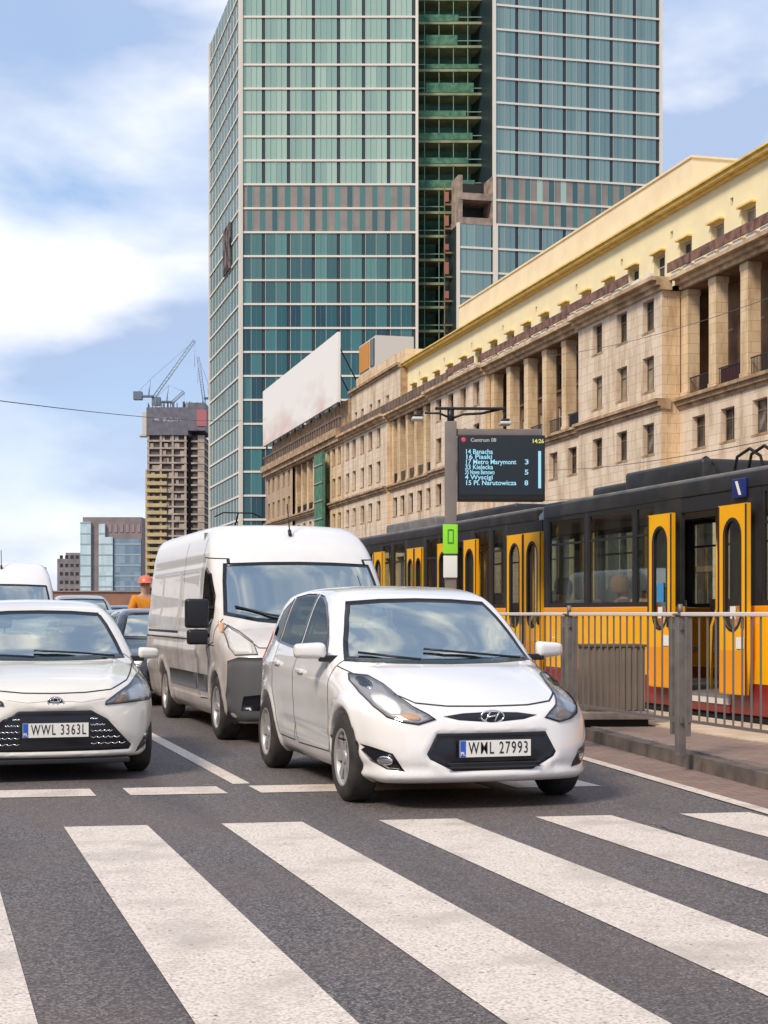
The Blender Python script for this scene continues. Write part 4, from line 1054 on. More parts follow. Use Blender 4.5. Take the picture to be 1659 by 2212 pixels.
# ---------------------------------------------------------------- the small white people carrier in front
def mpv(root):
    nose = lambda X_, Y_, Z_: .012*np.exp(-((Z_-.60)/.035)**2)*(Y_ < .6)*np.exp(-(X_/.5)**4)*0
    def crease(X_, Y_, Z_):      # waist crease and sill swage along the flanks
        zc = .80+.035*Y_; sd = (np.abs(X_) > .6)
        return sd*(.012*np.exp(-((Z_-zc)/.05)**2)*np.clip((Y_-.9)/.6, 0, 1)-.014*np.exp(-((Z_-.42-.03*(Y_-1.2))/.05)**2)*np.clip((Y_-1.0)/.3, 0, 1)*np.clip((3.0-Y_)/.3, 0, 1)-.012*np.exp(-((Z_-.60)/.10)**2)*np.clip((Y_-1.0)/.3, 0, 1)*np.clip((3.1-Y_)/.3, 0, 1))
    def bonnet(X_, Y_, Z_):      # raised shoulders of the bonnet
        return .008*np.exp(-((np.abs(X_)-.56-.05*Y_)/.07)**2)*(Y_ < 1.15)*(Z_ > .68)
    def lip(X_, Y_, Z_): return .022*np.exp(-((Z_-.225)/.035)**2)*(Y_ < .7)-.012*np.exp(-((Z_-.30)/.03)**2)*(Y_ < .5)*(np.abs(X_) > .45)
    grille_low = [(-.40, .535), (.40, .535), (.475, .395), (.455, .36), (.29, .275), (-.29, .275), (-.455, .36), (-.475, .395)]
    up = [(-.345, .648), (-.2, .668), (0, .675), (.2, .668), (.345, .648), (.24, .622), (0, .605), (-.24, .622)]
    fog = [(.875, .455), (.80, .435), (.69, .395), (.615, .275), (.72, .285), (.80, .335)]
    sp = dict(L=4.10, W=1.765, H=1.60, z0=.17, h=.0165, R=.318, wheels=(.80, 3.415), flare=.016, kj=.05, it=3,
        low=dict(side=[(.06, .17, 1), (.0, .26), (-.02, .40), (.0, .52), (.035, .63), (.10, .705), (.28, .79), (.60, .895), (.95, .985), (1.3, 1.03), (2.4, 1.06), (3.6, 1.12), (4.0, 1.05), (4.08, .8), (4.10, .5), (4.02, .17, 1)],
                 front=[(0, .17, 1), (.76, .17, 1), (.82, .25), (.865, .42), (.8825, .62), (.878, .80), (.85, .95), (.80, 1.04), (.74, 1.10), (0, 1.22, 1)],
                 bow=(.15, .26), rbow=(.08, .2), crown=.035, tap=(.055, .9, .09, 1.0), k=.10),
        cab=dict(side=[(.92, .92, 1), (.98, .99, 1), (1.35, 1.23), (1.72, 1.435), (2.0, 1.54), (2.35, 1.592), (2.9, 1.60), (3.4, 1.57), (3.72, 1.51), (3.90, 1.30), (4.04, 1.0), (4.06, .9, 1)],
                 front=[(0, .8, 1), (.84, .8, 1), (.835, 1.0), (.785, 1.15), (.725, 1.33), (.675, 1.455), (.61, 1.55), (.45, 1.61), (0, 1.63)],
                 bow=(.20, .12), rbow=(.08, .12), crown=.05, tap=(.0, 1, .09, 1.0), k=.07),
        recess=[(grille_low, .03, .5), (up, .012, .5), (fog, .018, .8)], bump=[crease, bonnet, lip])
    B = Body(sp, root)
    ws = [(-.745, 1.00), (-.4, .985), (0, .98), (.4, .985), (.745, 1.00), (.70, 1.16), (.635, 1.33), (.575, 1.452), (.30, 1.472), (0, 1.478), (-.30, 1.472), (-.575, 1.452), (-.635, 1.33), (-.70, 1.16)]
    B.patch('windscreen', ws, 'f', [M['ws'], M['frit']], .005, .05, rim=.035, hole=.022)
    for sg in (1, -1):
        w1 = [(1.44, 1.05), (1.50, 1.02), (2.34, 1.055), (2.34, 1.515), (2.18, 1.50), (1.98, 1.44), (1.74, 1.31), (1.56, 1.17)]
        w2 = [(2.40, 1.058), (3.16, 1.10), (3.16, 1.50), (2.8, 1.525), (2.40, 1.518)]
        w3 = [(3.22, 1.105), (3.62, 1.16), (3.50, 1.38), (3.22, 1.49)]
        for w_ in (w1, w2, w3): B.patch('side_window', w_, 's', [M['sg'], M['frit']], .005, .05, rim=.02, hole=.014, sgn=sg)
    B.patch('rear_window', [(-.6, 1.12), (.6, 1.12), (.52, 1.45), (-.52, 1.45)], 'r', [M['sg'], M['frit']], .005, .05, rim=.03, hole=.02)
    # lamps
    hl = [(.775, .915), (.80, .87), (.795, .79), (.765, .705), (.71, .64), (.63, .608), (.52, .592), (.40, .628), (.45, .665), (.53, .71), (.585, .77), (.62, .85), (.67, .905)]
    for P in sym(hl):
        o = B.patch('headlight', P, 'f', [M['lens'], M['grille']], .010, .025, rim=.007)
        sgn = 1 if P[0][0] > 0 else -1
        b = B.patch('lamp_bowl', inset(P, .008), 'f', [mat('lamp_bowl_grey', (.46, .44, .44), .35, .4)], .003, .03, parent=o, back=.001)
        def rnd_(cx_, cz_, r1_, r2_, rot=0): return [(sgn*(cx_+r1_*math.cos(a)*math.cos(rot)-r2_*math.sin(a)*math.sin(rot)), cz_+r1_*math.cos(a)*math.sin(rot)+r2_*math.sin(a)*math.cos(rot)) for a in [2*math.pi*k/16 for k in range(16)]]
        B.patch('main_reflector', rnd_(.675, .728, .085, .060, .85), 'f', [M['lens_in']], .006, .02, parent=o, back=.004)
        B.patch('upper_reflector', rnd_(.725, .858, .04, .042), 'f', [M['chrome']], .006, .02, parent=o, back=.004)
        B.patch('indicator', rnd_(.56, .645, .062, .022, .25), 'f', [M['amber']], .006, .02, parent=o, back=.004)
    B.patch('lower_grille', grille_low, 'f', [M['grille']], .003, .03)
    mb = MB()
    for z in (.33, .30): mb.box((-.34, -.004, z-.004), (.34, .008, z+.004))
    mb.build('grille_bar', M['dark'], root)
    B.patch('upper_grille', up, 'f', [M['grille']], .003, .03)
    up_rim = [(-.39, .655), (-.2, .688), (0, .696), (.2, .688), (.39, .655), (.345, .648), (.2, .668), (0, .675), (-.2, .668), (-.345, .648)]
    for P in sym(fog):
        o = B.patch('fog_lamp_recess', P, 'f', [M['grille']], .003, .025)
        sgn = 1 if P[0][0] > 0 else -1
        B.patch('fog_lamp', [(sgn*(.725+.042*math.cos(a)), .345+.034*math.sin(a)) for a in [2*math.pi*k/14 for k in range(14)]], 'f', [M['chrome']], .012, .02, parent=o)
    # emblem: slanted letter in an oval ring
    yb = B.bvh.ray_cast(Vector((0, -2, .645)), Vector((0, 1, 0)))[0].y-.022
    mb = MB(); P = [(.085*math.cos(2*math.pi*k/28), yb, .645+.043*math.sin(2*math.pi*k/28)) for k in range(29)]
    mb.tube(P, .0065, 6, cap=False)
    for sx in (-1, 1): mb.tube([(sx*.034-.018, yb, .612), (sx*.034-.002, yb, .645), (sx*.034+.018, yb, .678)], .0075, 6)
    mb.tube([(-.034, yb, .640), (0, yb, .647), (.034, yb, .652)], .007, 6); mb.build('emblem', M['chrome'], root)
    yb = B.bvh.ray_cast(Vector((0, -2, .43)), Vector((0, 1, 0)))[0].y
    number_plate(root, yb-.035, .43, 'WML 27993')
    g = MB()
    B.strip(g, [(-.80, .965), (-.62, .80), (-.50, .735), (-.30, .715), (0, .712), (.30, .715), (.50, .735), (.62, .80), (.80, .965)], 'f', .009)
    for sg in (1, -1):
        B.strip(g, [(1.24, 1.02), (1.20, .80), (1.22, .45), (1.30, .32), (2.30, .31), (2.36, .45), (2.37, 1.06)], 's', .009, sgn=sg)
        B.strip(g, [(2.37, .45), (2.42, .32), (2.95, .33), (3.02, .55), (3.15, .75), (3.19, 1.10)], 's', .009, sgn=sg)
    g.build('panel_gap', M['gap'], root)
    for sg in (1, -1):
        for y, z in ((2.10, .90), (2.98, .94)):
            mb = MB(); hit = B.bvh.ray_cast(Vector((sg*3, y, z)), Vector((-sg, 0, 0)))[0]; mb.box((hit.x-.005*sg, y-.10, z-.018), (hit.x+sg*.028, y+.09, z+.016), 0, .010); mb.build('door_handle', M['white'], root)
        mirror(root, sg, .86, 1.30, 1.075, .23, .155, .12, M['white'])
        mb = MB(); mb.box((sg*.70, .55, .175), (sg*.84, 1.2, .20)); 
        for wy in sp['wheels']: wheel(root, sg*(.8825-.10), wy, .318, .195, sg, 7, 'hub')
    B.patch('tail_lamp', [(3.86, .88), (4.02, .86), (4.0, 1.10), (3.86, 1.24), (3.74, 1.14)], 's', [M['red']], .006, .03, sgn=-1); B.patch('tail_lamp', [(3.86, .88), (4.02, .86), (4.0, 1.10), (3.86, 1.24), (3.74, 1.14)], 's', [M['red']], .006, .03, sgn=1)
    wiper(B, [(.62, 1.005), (.30, 1.035), (0.0, 1.06), (-.16, 1.075)]); wiper(B, [(-.22, 1.0), (-.40, 1.02), (-.64, 1.05)])
    mb = MB(); mb.tube([(0, 3.4, 1.57), (0, 3.55, 1.70)], .004, 5); mb.build('aerial', M['black'], root)
    # cabin fittings
    for x in (-.37, .37): seat(root, x, 2.15, .72)
    mb = MB(); mb.box((-.62, 3.02, .62), (.62, 3.2, 1.18), 0, .06); rs = mb.build('rear_seat', M['seat'], root)
    for x in (-.38, .38): mb = MB(); mb.box((x-.12, 3.1, 1.2), (x+.12, 3.2, 1.36), 0, .04); mb.build('head_restraint', M['seatl'], rs)
    steering(root, .37, 1.62, 1.00)
    mb = MB(); mb.box((-.72, 1.12, .80), (.72, 1.55, .965), 0, .05); mb.build('dashboard', M['dash'], root)
    mb = MB(); mb.box((-.55, 1.03, .985), (-.38, 1.13, .992)); mb.build('windscreen_card', M['paper'], root)
    mb = MB(); mb.box((-.09, 1.72, 1.36), (.09, 1.75, 1.42), 0, .015); mb.build('rear_view_mirror', M['dash'], root)
    B.finish(M['white'], .55)
    mb = MB(); mb.box((-.72, .35, .19), (.72, 3.8, .30)); mb.build('underbody', M['well'], root)
R_ = empty('people_carrier', (3.80, 10.22, 0), 0, 'small white people carrier with oval emblem, foremost car, in front of the dusty van', 'car')
mpv(R_)

# ---------------------------------------------------------------- white hatchback at the left edge
def hatch(root):
    low = [(-.29, .572), (.29, .572), (.42, .50), (.53, .38), (.62, .285), (.60, .245), (-.60, .245), (-.62, .285), (-.53, .38), (-.42, .50)]
    cor = [(.86, .45), (.79, .40), (.70, .28), (.66, .215), (.76, .25), (.84, .33)]
    def crease(X_, Y_, Z_): return (np.abs(X_) > .55)*(.012*np.exp(-((Z_-.82-.02*Y_)/.045)**2)*np.clip((Y_-.9)/.6, 0, 1)-.012*np.exp(-((Z_-.5)/.1)**2)*np.clip((Y_-1.0)/.3, 0, 1)*np.clip((3-Y_)/.3, 0, 1))
    def vee(X_, Y_, Z_): return .016*np.exp(-((Z_-.60-.16*np.abs(X_))/.028)**2)*(Y_ < .5)*(np.abs(X_) < .6)+.02*np.exp(-((Z_-.205)/.03)**2)*(Y_ < .6)
    def bonnet(X_, Y_, Z_): return .014*np.exp(-((np.abs(X_)-.42-.16*Y_)/.06)**2)*(Y_ < 1.1)*(Z_ > .72)
    sp = dict(L=3.95, W=1.695, H=1.50, z0=.17, h=.0185, R=.30, wheels=(.79, 3.30), flare=.014, kj=.05, it=3,
        low=dict(side=[(.06, .17, 1), (0, .24), (-.02, .38), (0, .55), (.04, .66), (.11, .74), (.32, .83), (.65, .90), (.98, .955), (1.3, .99), (2.4, 1.02), (3.5, 1.08), (3.85, 1.0), (3.94, .75), (3.95, .5), (3.88, .17, 1)],
                 front=[(0, .17, 1), (.73, .17, 1), (.79, .26), (.83, .42), (.8475, .60), (.843, .76), (.82, .90), (.77, .99), (.70, 1.06), (0, 1.18, 1)],
                 bow=(.17, .25), rbow=(.08, .2), crown=.035, tap=(.055, .85, .09, 1.0), k=.10),
        cab=dict(side=[(.95, .9, 1), (1.0, .965, 1), (1.35, 1.19), (1.70, 1.365), (1.95, 1.45), (2.3, 1.497), (2.8, 1.50), (3.3, 1.46), (3.6, 1.40), (3.80, 1.15), (3.9, .98), (3.9, .9, 1)],
                 front=[(0, .8, 1), (.80, .8, 1), (.795, .98), (.745, 1.12), (.69, 1.27), (.63, 1.38), (.56, 1.455), (.42, 1.50), (0, 1.52)],
                 bow=(.18, .12), rbow=(.08, .12), crown=.045, tap=(0, 1, .09, 1.0), k=.07),
        recess=[(low, .028, .5), (cor, .018, .8)], bump=[crease, vee, bonnet])
    B = Body(sp, root)
    ws = [(-.70, .965), (-.36, .952), (0, .95), (.36, .952), (.70, .965), (.655, 1.10), (.59, 1.26), (.535, 1.362), (.28, 1.38), (0, 1.385), (-.28, 1.38), (-.535, 1.362), (-.59, 1.26), (-.655, 1.10)]
    B.patch('windscreen', ws, 'f', [M['ws'], M['frit']], .005, .05, rim=.035, hole=.022)
    for sg in (1, -1):
        for w_ in ([(1.46, 1.01), (1.52, .99), (2.25, 1.02), (2.25, 1.42), (2.08, 1.40), (1.88, 1.33), (1.68, 1.21)], [(2.31, 1.022), (3.02, 1.055), (3.08, 1.36), (2.75, 1.415), (2.31, 1.42)]):
            B.patch('side_window', w_, 's', [M['sg'], M['frit']], .005, .05, rim=.02, hole=.014, sgn=sg)
    B.patch('rear_window', [(-.55, 1.06), (.55, 1.06), (.48, 1.36), (-.48, 1.36)], 'r', [M['sg'], M['frit']], .005, .05, rim=.03, hole=.02)
    hl = [(.83, .865), (.845, .78), (.835, .66), (.815, .635), (.60, .622), (.40, .612), (.41, .645), (.50, .70), (.62, .76), (.72, .83)]
    for P in sym(hl):
        o = B.patch('headlight', P, 'f', [M['lens'], M['grille']], .010, .025, rim=.006); sgn = 1 if P[0][0] > 0 else -1
        B.patch('lamp_bowl', inset(P, .008), 'f', [mat('lamp_bowl_grey', (.46, .44, .44), .35, .4)], .003, .03, parent=o, back=.001)
        B.patch('main_reflector', [(sgn*.60, .64), (sgn*.80, .66), (sgn*.80, .75), (sgn*.70, .765), (sgn*.60, .72)][::sgn], 'f', [M['lens_in']], .006, .02, parent=o, back=.004)
        B.patch('indicator', [(sgn*.46, .63), (sgn*.58, .638), (sgn*.58, .69), (sgn*.52, .685)][::sgn], 'f', [M['amber']], .006, .02, parent=o, back=.004)
    B.patch('lower_grille', low, 'f', [M['grille']], .003, .03)
    for P in sym(cor):
        o = B.patch('fog_lamp_recess', P, 'f', [M['grille']], .003, .025); sgn = 1 if P[0][0] > 0 else -1
        B.patch('fog_lamp', [(sgn*(.775+.03*math.cos(a)), .335+.03*math.sin(a)) for a in [2*math.pi*k/14 for k in range(14)]], 'f', [M['chrome']], .012, .02, parent=o)
    mb = MB()
    for z in (.30, .35, .40, .45, .50):
        for sg in (1, -1):
            x0 = .28; x1 = .60-(z-.28)*1.2 if z > .3 else .56
            for k in range(5):
                xa = x0+(x1-x0)*k/5; mb.tube([(sg*xa, .012, z+.012), (sg*(xa+(x1-x0)*.10), .008, z), (sg*(xa+(x1-x0)*.2), .014, z+.012)], .0045, 5)
    for sg in (1, -1): pass
    pieces(mb, 'grille_bar', M['chrome'], root)
    g = MB()
    for sg in (1, -1): B.strip(g, [(sg*.07, .655), (sg*.22, .645), (sg*.40, .672)], 'f', .012, .004)
    g.build('chrome_trim', M['steel'], root)
    yb = B.bvh.ray_cast(Vector((0, -2, .645)), Vector((0, 1, 0)))[0].y-.015
    mb = MB()
    def ell(a, b, cz): return [(a*math.cos(2*math.pi*k/24), yb, cz+b*math.sin(2*math.pi*k/24)) for k in range(25)]
    mb.tube(ell(.062, .041, .645), .005, 6, cap=False); mb.tube(ell(.020, .038, .645), .0045, 6, cap=False); mb.tube(ell(.044, .015, .66), .0045, 6, cap=False)
    e_ = mb.build('emblem', M['chrome'], root)
    mb = MB(); mb.prism([(.058*math.cos(2*math.pi*k/20), .645+.037*math.sin(2*math.pi*k/20)) for k in range(20)], lambda u, v, t: (u, yb+.008+.02*t, v)); mb.build('emblem_ground', M['black'], e_)
    yb = B.bvh.ray_cast(Vector((0, -2, .42)), Vector((0, 1, 0)))[0].y; number_plate(root, yb-.035, .42, 'WWL 3363L')
    g = MB(); B.strip(g, [(-.78, .93), (-.62, .80), (-.46, .735), (-.25, .715), (0, .71), (.25, .715), (.46, .735), (.62, .80), (.78, .93)], 'f', .009)
    for sg in (1, -1): B.strip(g, [(1.26, 1.0), (1.20, .8), (1.22, .42), (1.30, .32), (2.2, .31), (2.28, .45), (2.28, 1.02)], 's', .009, sgn=sg)
    g.build('panel_gap', M['gap'], root)
    mb = MB(); mb.box((-.60, .0, .145), (.60, .25, .185), 0, .01); mb.build('air_dam', M['black'], root)
    for sg in (1, -1):
        mirror(root, sg, .84, 1.28, 1.0, .19, .13, .11, M['cream'])
        mb = MB(); hit = B.bvh.ray_cast(Vector((sg*3, 2.05, .88)), Vector((-sg, 0, 0)))[0]; mb.box((hit.x-.005*sg, 1.95, .862), (hit.x+sg*.026, 2.14, .895), 0, .010); mb.build('door_handle', M['cream'], root)
        for wy in sp['wheels']: wheel(root, sg*(.8475-.095), wy, .30, .185, sg, 8, 'rim')
    wiper(B, [(.60, .97), (.28, 1.0), (0, 1.015), (-.1, 1.02)]); wiper(B, [(-.1, .968), (-.40, .985), (-.6, 1.01)])
    for x in (-.35, .35): seat(root, x, 2.1, .66)
    steering(root, .35, 1.6, .95)
    mb = MB(); mb.box((-.68, 1.14, .76), (.68, 1.5, .93), 0, .05); mb.build('dashboard', M['dash'], root)
    B.finish(M['cream'], .5)
    mb = MB(); mb.box((-.68, .35, .19), (.68, 3.6, .28)); mb.build('underbody', M['well'], root)
R_ = empty('hatchback', (1.04, 12.92, 0), 0, 'pearl white hatchback with wide black grille waiting at the stop line on the left', 'car')
hatch(R_)

# ---------------------------------------------------------------- panel vans
def van(root, h, near=True, paint=None):
    bump_ = [(-.78, .20), (.78, .20), (.96, .22), (1.00, .50), (.99, .86), (.90, .90), (.62, .895), (.50, .86), (-.50, .86), (-.62, .895), (-.90, .90), (-.99, .86), (-1.0, .50), (-.96, .22)]
    def ribs(X_, Y_, Z_): return (np.abs(X_) > .7)*(Y_ > 1.9)*(.012*np.exp(-((Z_-.92)/.05)**2)-.012*np.exp(-((Z_-1.95)/.03)**2)-.010*((Z_ > 1.18) & (Z_ < 1.85) & (Y_ > 2.2) & (Y_ < 3.5))-.010*((Z_ > 1.18) & (Z_ < 1.85) & (Y_ > 3.65) & (Y_ < 5.0)))
    L = 6.3
    sp = dict(L=L, W=2.05, H=2.44, z0=.20, h=h, R=.345, wheels=(.95, 4.66), flare=.02, kj=.10, it=2,
        low=dict(side=[(.05, .20, 1), (0, .28), (-.01, .5), (0, .74), (.03, .92), (.16, 1.06), (.42, 1.17), (.72, 1.26), (1.1, 1.35), (2.0, 1.4), (L-.1, 1.4), (L, 1.3), (L, .5), (L-.03, .2, 1)],
                 front=[(0, .20, 1), (.90, .20, 1), (.98, .30), (1.02, .55), (1.025, .85), (1.02, 1.15), (.98, 1.4), (.9, 1.5), (0, 1.6, 1)],
                 bow=(.14, .22), rbow=(0, .05), crown=.05, tap=(.05, .9, .02, .4), k=.10),
        cab=dict(side=[(.58, 1.0, 1), (.66, 1.20, 1), (1.0, 1.58), (1.30, 1.91), (1.60, 2.17), (1.95, 2.35), (2.3, 2.41), (3.2, 2.43), (L-.15, 2.42), (L-.01, 2.34), (L, 1.0), (L, .6, 1)],
                 front=[(0, .6, 1), (1.02, .6, 1), (1.025, 1.1), (1.0, 1.5), (.965, 1.9), (.92, 2.15), (.84, 2.33), (.66, 2.42), (0, 2.44)],
                 bow=(.16, .14), rbow=(0, .04), crown=.03, tap=(0, 1, .02, .5), k=.09), bump=[ribs])
    B = Body(sp, root); m = paint or M['van']
    ws = [(-.92, 1.34), (-.60, 1.27), (-.3, 1.24), (0, 1.235), (.3, 1.24), (.60, 1.27), (.92, 1.34), (.90, 1.50), (.875, 1.72), (.84, 1.915), (.4, 1.93), (0, 1.935), (-.4, 1.93), (-.84, 1.915), (-.875, 1.72), (-.90, 1.50)]
    B.patch('windscreen', ws, 'f', [M['ws'], M['frit']], .006, .06, rim=.04, hole=.028)
    for sg in (1, -1):
        B.patch('side_window', [(1.12, 1.30), (1.25, 1.22), (1.78, 1.22), (1.86, 1.30), (1.86, 1.85), (1.76, 1.88), (1.50, 1.80), (1.25, 1.55)], 's', [M['sg'], M['frit']], .006, .06, rim=.03, hole=.02, sgn=sg)
        B.patch('headlight', [(sg*a, b) for a, b in [(.72, .93), (.93, .92), (.97, 1.0), (.96, 1.17), (.90, 1.235), (.82, 1.17), (.74, 1.06)]][::sg], 'f', [M['lens'], M['grey_pl']], .012, .03, rim=.008)
        B.patch('lamp_reflector', [(sg*a, b) for a, b in [(.76, .95), (.92, .945), (.955, 1.0), (.945, 1.15), (.90, 1.20), (.83, 1.14), (.77, 1.05)]][::sg], 'f', [mat('van_lamp', (.72, .70, .66), .35, .3)], .004, .03)
        B.patch('indicator', [(sg*a, b) for a, b in [(.955, 1.14), (.985, 1.16), (.98, 1.27), (.93, 1.25)]][::sg], 'f', [M['amber']], .012, .03)
    B.patch('front_bumper', bump_, 'f', [M['grey_pl']], .014, .05)
    B.patch('upper_grille', [(-.46, .90), (.46, .90), (.40, .985), (-.40, .985)], 'f', [M['grille']], .018, .04)
    B.patch('lower_grille', [(-.62, .34), (.62, .34), (.55, .56), (-.55, .56)], 'f', [M['grille']], .02, .05)
    for sg in (1, -1): B.patch('fog_lamp_recess', [(sg*.70, .36), (sg*.88, .36), (sg*.86, .50), (sg*.70, .52)][::sg], 'f', [M['grille']], .022, .05)
    if near:
        g = MB()
        for sg in (-1, 1):
            B.strip(g, [(.98, 1.30), (.95, 1.05), (1.35, .98), (1.40, .42), (1.98, .40), (1.98, 2.0), (1.50, 1.97), (1.15, 1.62)], 's', .012, sgn=sg)
            B.strip(g, [(2.06, .42), (2.06, 2.22)], 's', .012, sgn=sg); B.strip(g, [(3.35, .42), (3.35, 2.22)], 's', .012, sgn=sg); B.strip(g, [(2.1, 1.06), (6.2, 1.06)], 's', .018, sgn=sg); B.strip(g, [(.9, 1.01), (2.0, 1.04)], 's', .01, sgn=sg)
        B.strip(g, [(-.93, 1.25), (-.70, 1.00), (-.45, .995), (0, .99), (.45, .995), (.70, 1.00), (.93, 1.25)], 'f', .010)
        g.build('panel_gap', M['gap'], root)
        for sg in (-1, 1):
            B.patch('side_moulding', [(2.10, .50), (4.05, .50), (4.05, .68), (2.10, .68)], 's', [M['grey_pl']], .016, .08, sgn=sg)
            B.patch('side_moulding', [(1.42, .50), (1.97, .50), (1.97, .68), (1.42, .68)], 's', [M['grey_pl']], .016, .08, sgn=sg)
            mb = MB(); mb.box((sg*1.02, 1.82, 1.10), (sg*1.05, 1.97, 1.14), 0, .01); mb.build('door_handle', M['black'], root)
            mb = MB(); mb.box((sg*1.03, 3.4, 1.12), (sg*1.055, 5.9, 1.15), 0, .005); mb.build('door_rail', M['dark'], root)
    for sg in (-1, 1):
        mb = MB(); mb.box((sg*1.06, 1.10, 1.20), (sg*1.31, 1.26, 1.52), 0, .035); o = mb.build('wing_mirror', M['black'], root)
        mb = MB(); mb.box((sg*1.07, 1.11, 1.02), (sg*1.29, 1.25, 1.185), 0, .035); mb.build('lower_mirror', M['black'], o)
        mb = MB(); mb.tube([(sg*.98, 1.20, 1.42), (sg*1.12, 1.18, 1.42)], .022, 8); mb.tube([(sg*.98, 1.22, 1.12), (sg*1.12, 1.18, 1.12)], .022, 8); pieces(mb, 'mirror_arm', M['black'], o)
        for wy in sp['wheels']: wheel(root, sg*(1.025-.125), wy, .345, .225, sg, 6, 'hub')
    wiper(B, [(.62, 1.29), (.2, 1.33), (-.1, 1.37)], .026); wiper(B, [(-.10, 1.26), (-.45, 1.33), (-.80, 1.42)], .026)
    for x in (-.5, .5): seat(root, x, 1.9, 1.05)
    steering(root, .5, 1.5, 1.30, .21)
    mb = MB(); mb.box((-.88, 1.05, 1.02), (.88, 1.4, 1.22), 0, .06); mb.build('dashboard', M['dash'], root)
    mb = MB(); mb.box((-.9, 2.3, .6), (.9, 2.34, 2.3)); mb.build('bulkhead', mat('bulkhead_grey', (.20, .22, .22), .8), root)
    mb = MB(); mb.tube([(-.02, 1.72, 2.27), (-.02, 1.86, 2.62)], .008, 5); mb.tube([(-.02, 1.70, 2.25), (-.02, 1.74, 2.31)], .022, 6); mb.build('aerial', M['black'], root)
    B.finish(m, .9)
    mb = MB(); mb.box((-.85, .4, .26), (.85, 6.1, .40)); mb.build('underbody', M['well'], root)
R_ = empty('panel_van', (4.07, 15.87, 0), 0, 'dusty white high-roof panel van with grey bumper behind the small white people carrier', 'van')
van(R_, .026)
R_ = empty('panel_van', (1.55, 30.4, 0), 0, 'white van cut by the left edge of the photo, behind the pearl hatchback', 'van')
van(R_, .04, False, mat('van_paint_clean', (.80, .78, .76), .3, coat=.6))

# ---------------------------------------------------------------- cars further back
def plain_car(name, loc, paint, label, L=4.3, Wd=1.78, H=1.46, glass='ws'):
    root = empty(name, loc, 0, label, 'car'); k = H/1.46; w = Wd/2
    Z = lambda P: [(a, b*k, *c) for a, b, *c in P]
    sp = dict(L=L, W=Wd, H=H, z0=.2, h=.035, R=.32, wheels=(.85, L-.85), flare=.01, kj=.05, it=2,
        low=dict(side=Z([(.05, .20, 1), (0, .3), (0, .5), (.06, .66), (.3, .78), (.9, .90), (1.3, .96), (L*.7, 1.0), (L-.15, .95), (L, .7), (L-.03, .2, 1)]),
                 front=Z([(0, .20, 1), (w-.12, .20, 1), (w-.02, .45), (w, .65), (w-.04, .88), (w-.14, 1.02), (0, 1.15, 1)]), bow=(.15, .2), rbow=(.1, .15), crown=.03, tap=(.05, .8, .07, .8), k=.09),
        cab=dict(side=Z([(1.05, .85, 1), (1.15, .95, 1), (1.55, 1.24), (1.95, 1.42), (2.4, 1.46), (3.0, 1.45), (L-.8, 1.32), (L-.35, 1.02), (L-.3, .85, 1)]),
                 front=Z([(0, .8, 1), (w-.06, .8, 1), (w-.08, .97), (w-.18, 1.2), (w-.27, 1.36), (w-.42, 1.45), (0, 1.47)]), bow=(.15, .1), rbow=(.1, .1), crown=.03, tap=(0, 1, .05, .8), k=.07))
    B = Body(sp, root)
    a = w-.20; b = w-.34
    B.patch('windscreen', [(-a, .975*k), (0, .96*k), (a, .975*k), (b, 1.36*k), (0, 1.375*k), (-b, 1.36*k)], 'f', [M['ws'], M['frit']], .006, .08, rim=.04, hole=.03)
    for sg in (1, -1):
        B.patch('side_window', [(1.5, 1.0*k), (L*.52, 1.02*k), (L*.52, 1.38*k), (2.0, 1.35*k)], 's', [M['sg'], M['frit']], .006, .08, rim=.025, hole=.02, sgn=sg)
        B.patch('side_window', [(L*.54, 1.02*k), (L-1.1, 1.04*k), (L-1.15, 1.30*k), (L*.54, 1.38*k)], 's', [M['sg'], M['frit']], .006, .08, rim=.025, hole=.02, sgn=sg)
        B.patch('headlight', [(sg*x_, z_*k) for x_, z_ in [(w-.05, .78), (w-.03, .66), (w-.35, .60), (w-.38, .66), (w-.16, .78)]][::sg], 'f', [M['lens_in']], .008, .05)
        mirror(root, sg, w-.02, 1.4, 1.0*k, .18, .13, .11, paint)
        for wy in sp['wheels']: wheel(root, sg*(w-.10), wy, .32, .19, sg, 6, 'rim')
    B.patch('grille', [(-.42, .34), (.42, .34), (.48, .52), (.40, .62), (-.40, .62), (-.48, .52)], 'f', [M['grille']], .006, .06)
    for x in (-.36, .36): seat(root, x, 2.2, .62*k)
    B.finish(paint, .5)
    return root
plain_car('hatchback', (3.62, 22.95, 0), mat('car_paint_black', (.014, .015, .018), .25, coat=1), 'black car half hidden between the pearl hatchback and the dusty van', L=4.2)
plain_car('saloon_car', (3.9, 30.2, 0), mat('car_paint_pale_blue', (.16, .24, .30), .25, .3, coat=1), 'blue grey car in the queue behind the black car', L=4.5, H=1.44)
plain_car('estate_car', (4.1, 40.5, 0), mat('car_paint_silver', (.42, .46, .47), .25, .5, coat=1), 'tall silver car with wide windscreen above the pearl hatchback roof', L=4.5, H=1.86, Wd=1.85)
plain_car('saloon_car', (6.0, 46, 0), mat('car_paint_navy', (.02, .035, .07), .25, coat=1), 'dark blue car far back between the silver car and the person in orange', L=4.5, H=1.62)

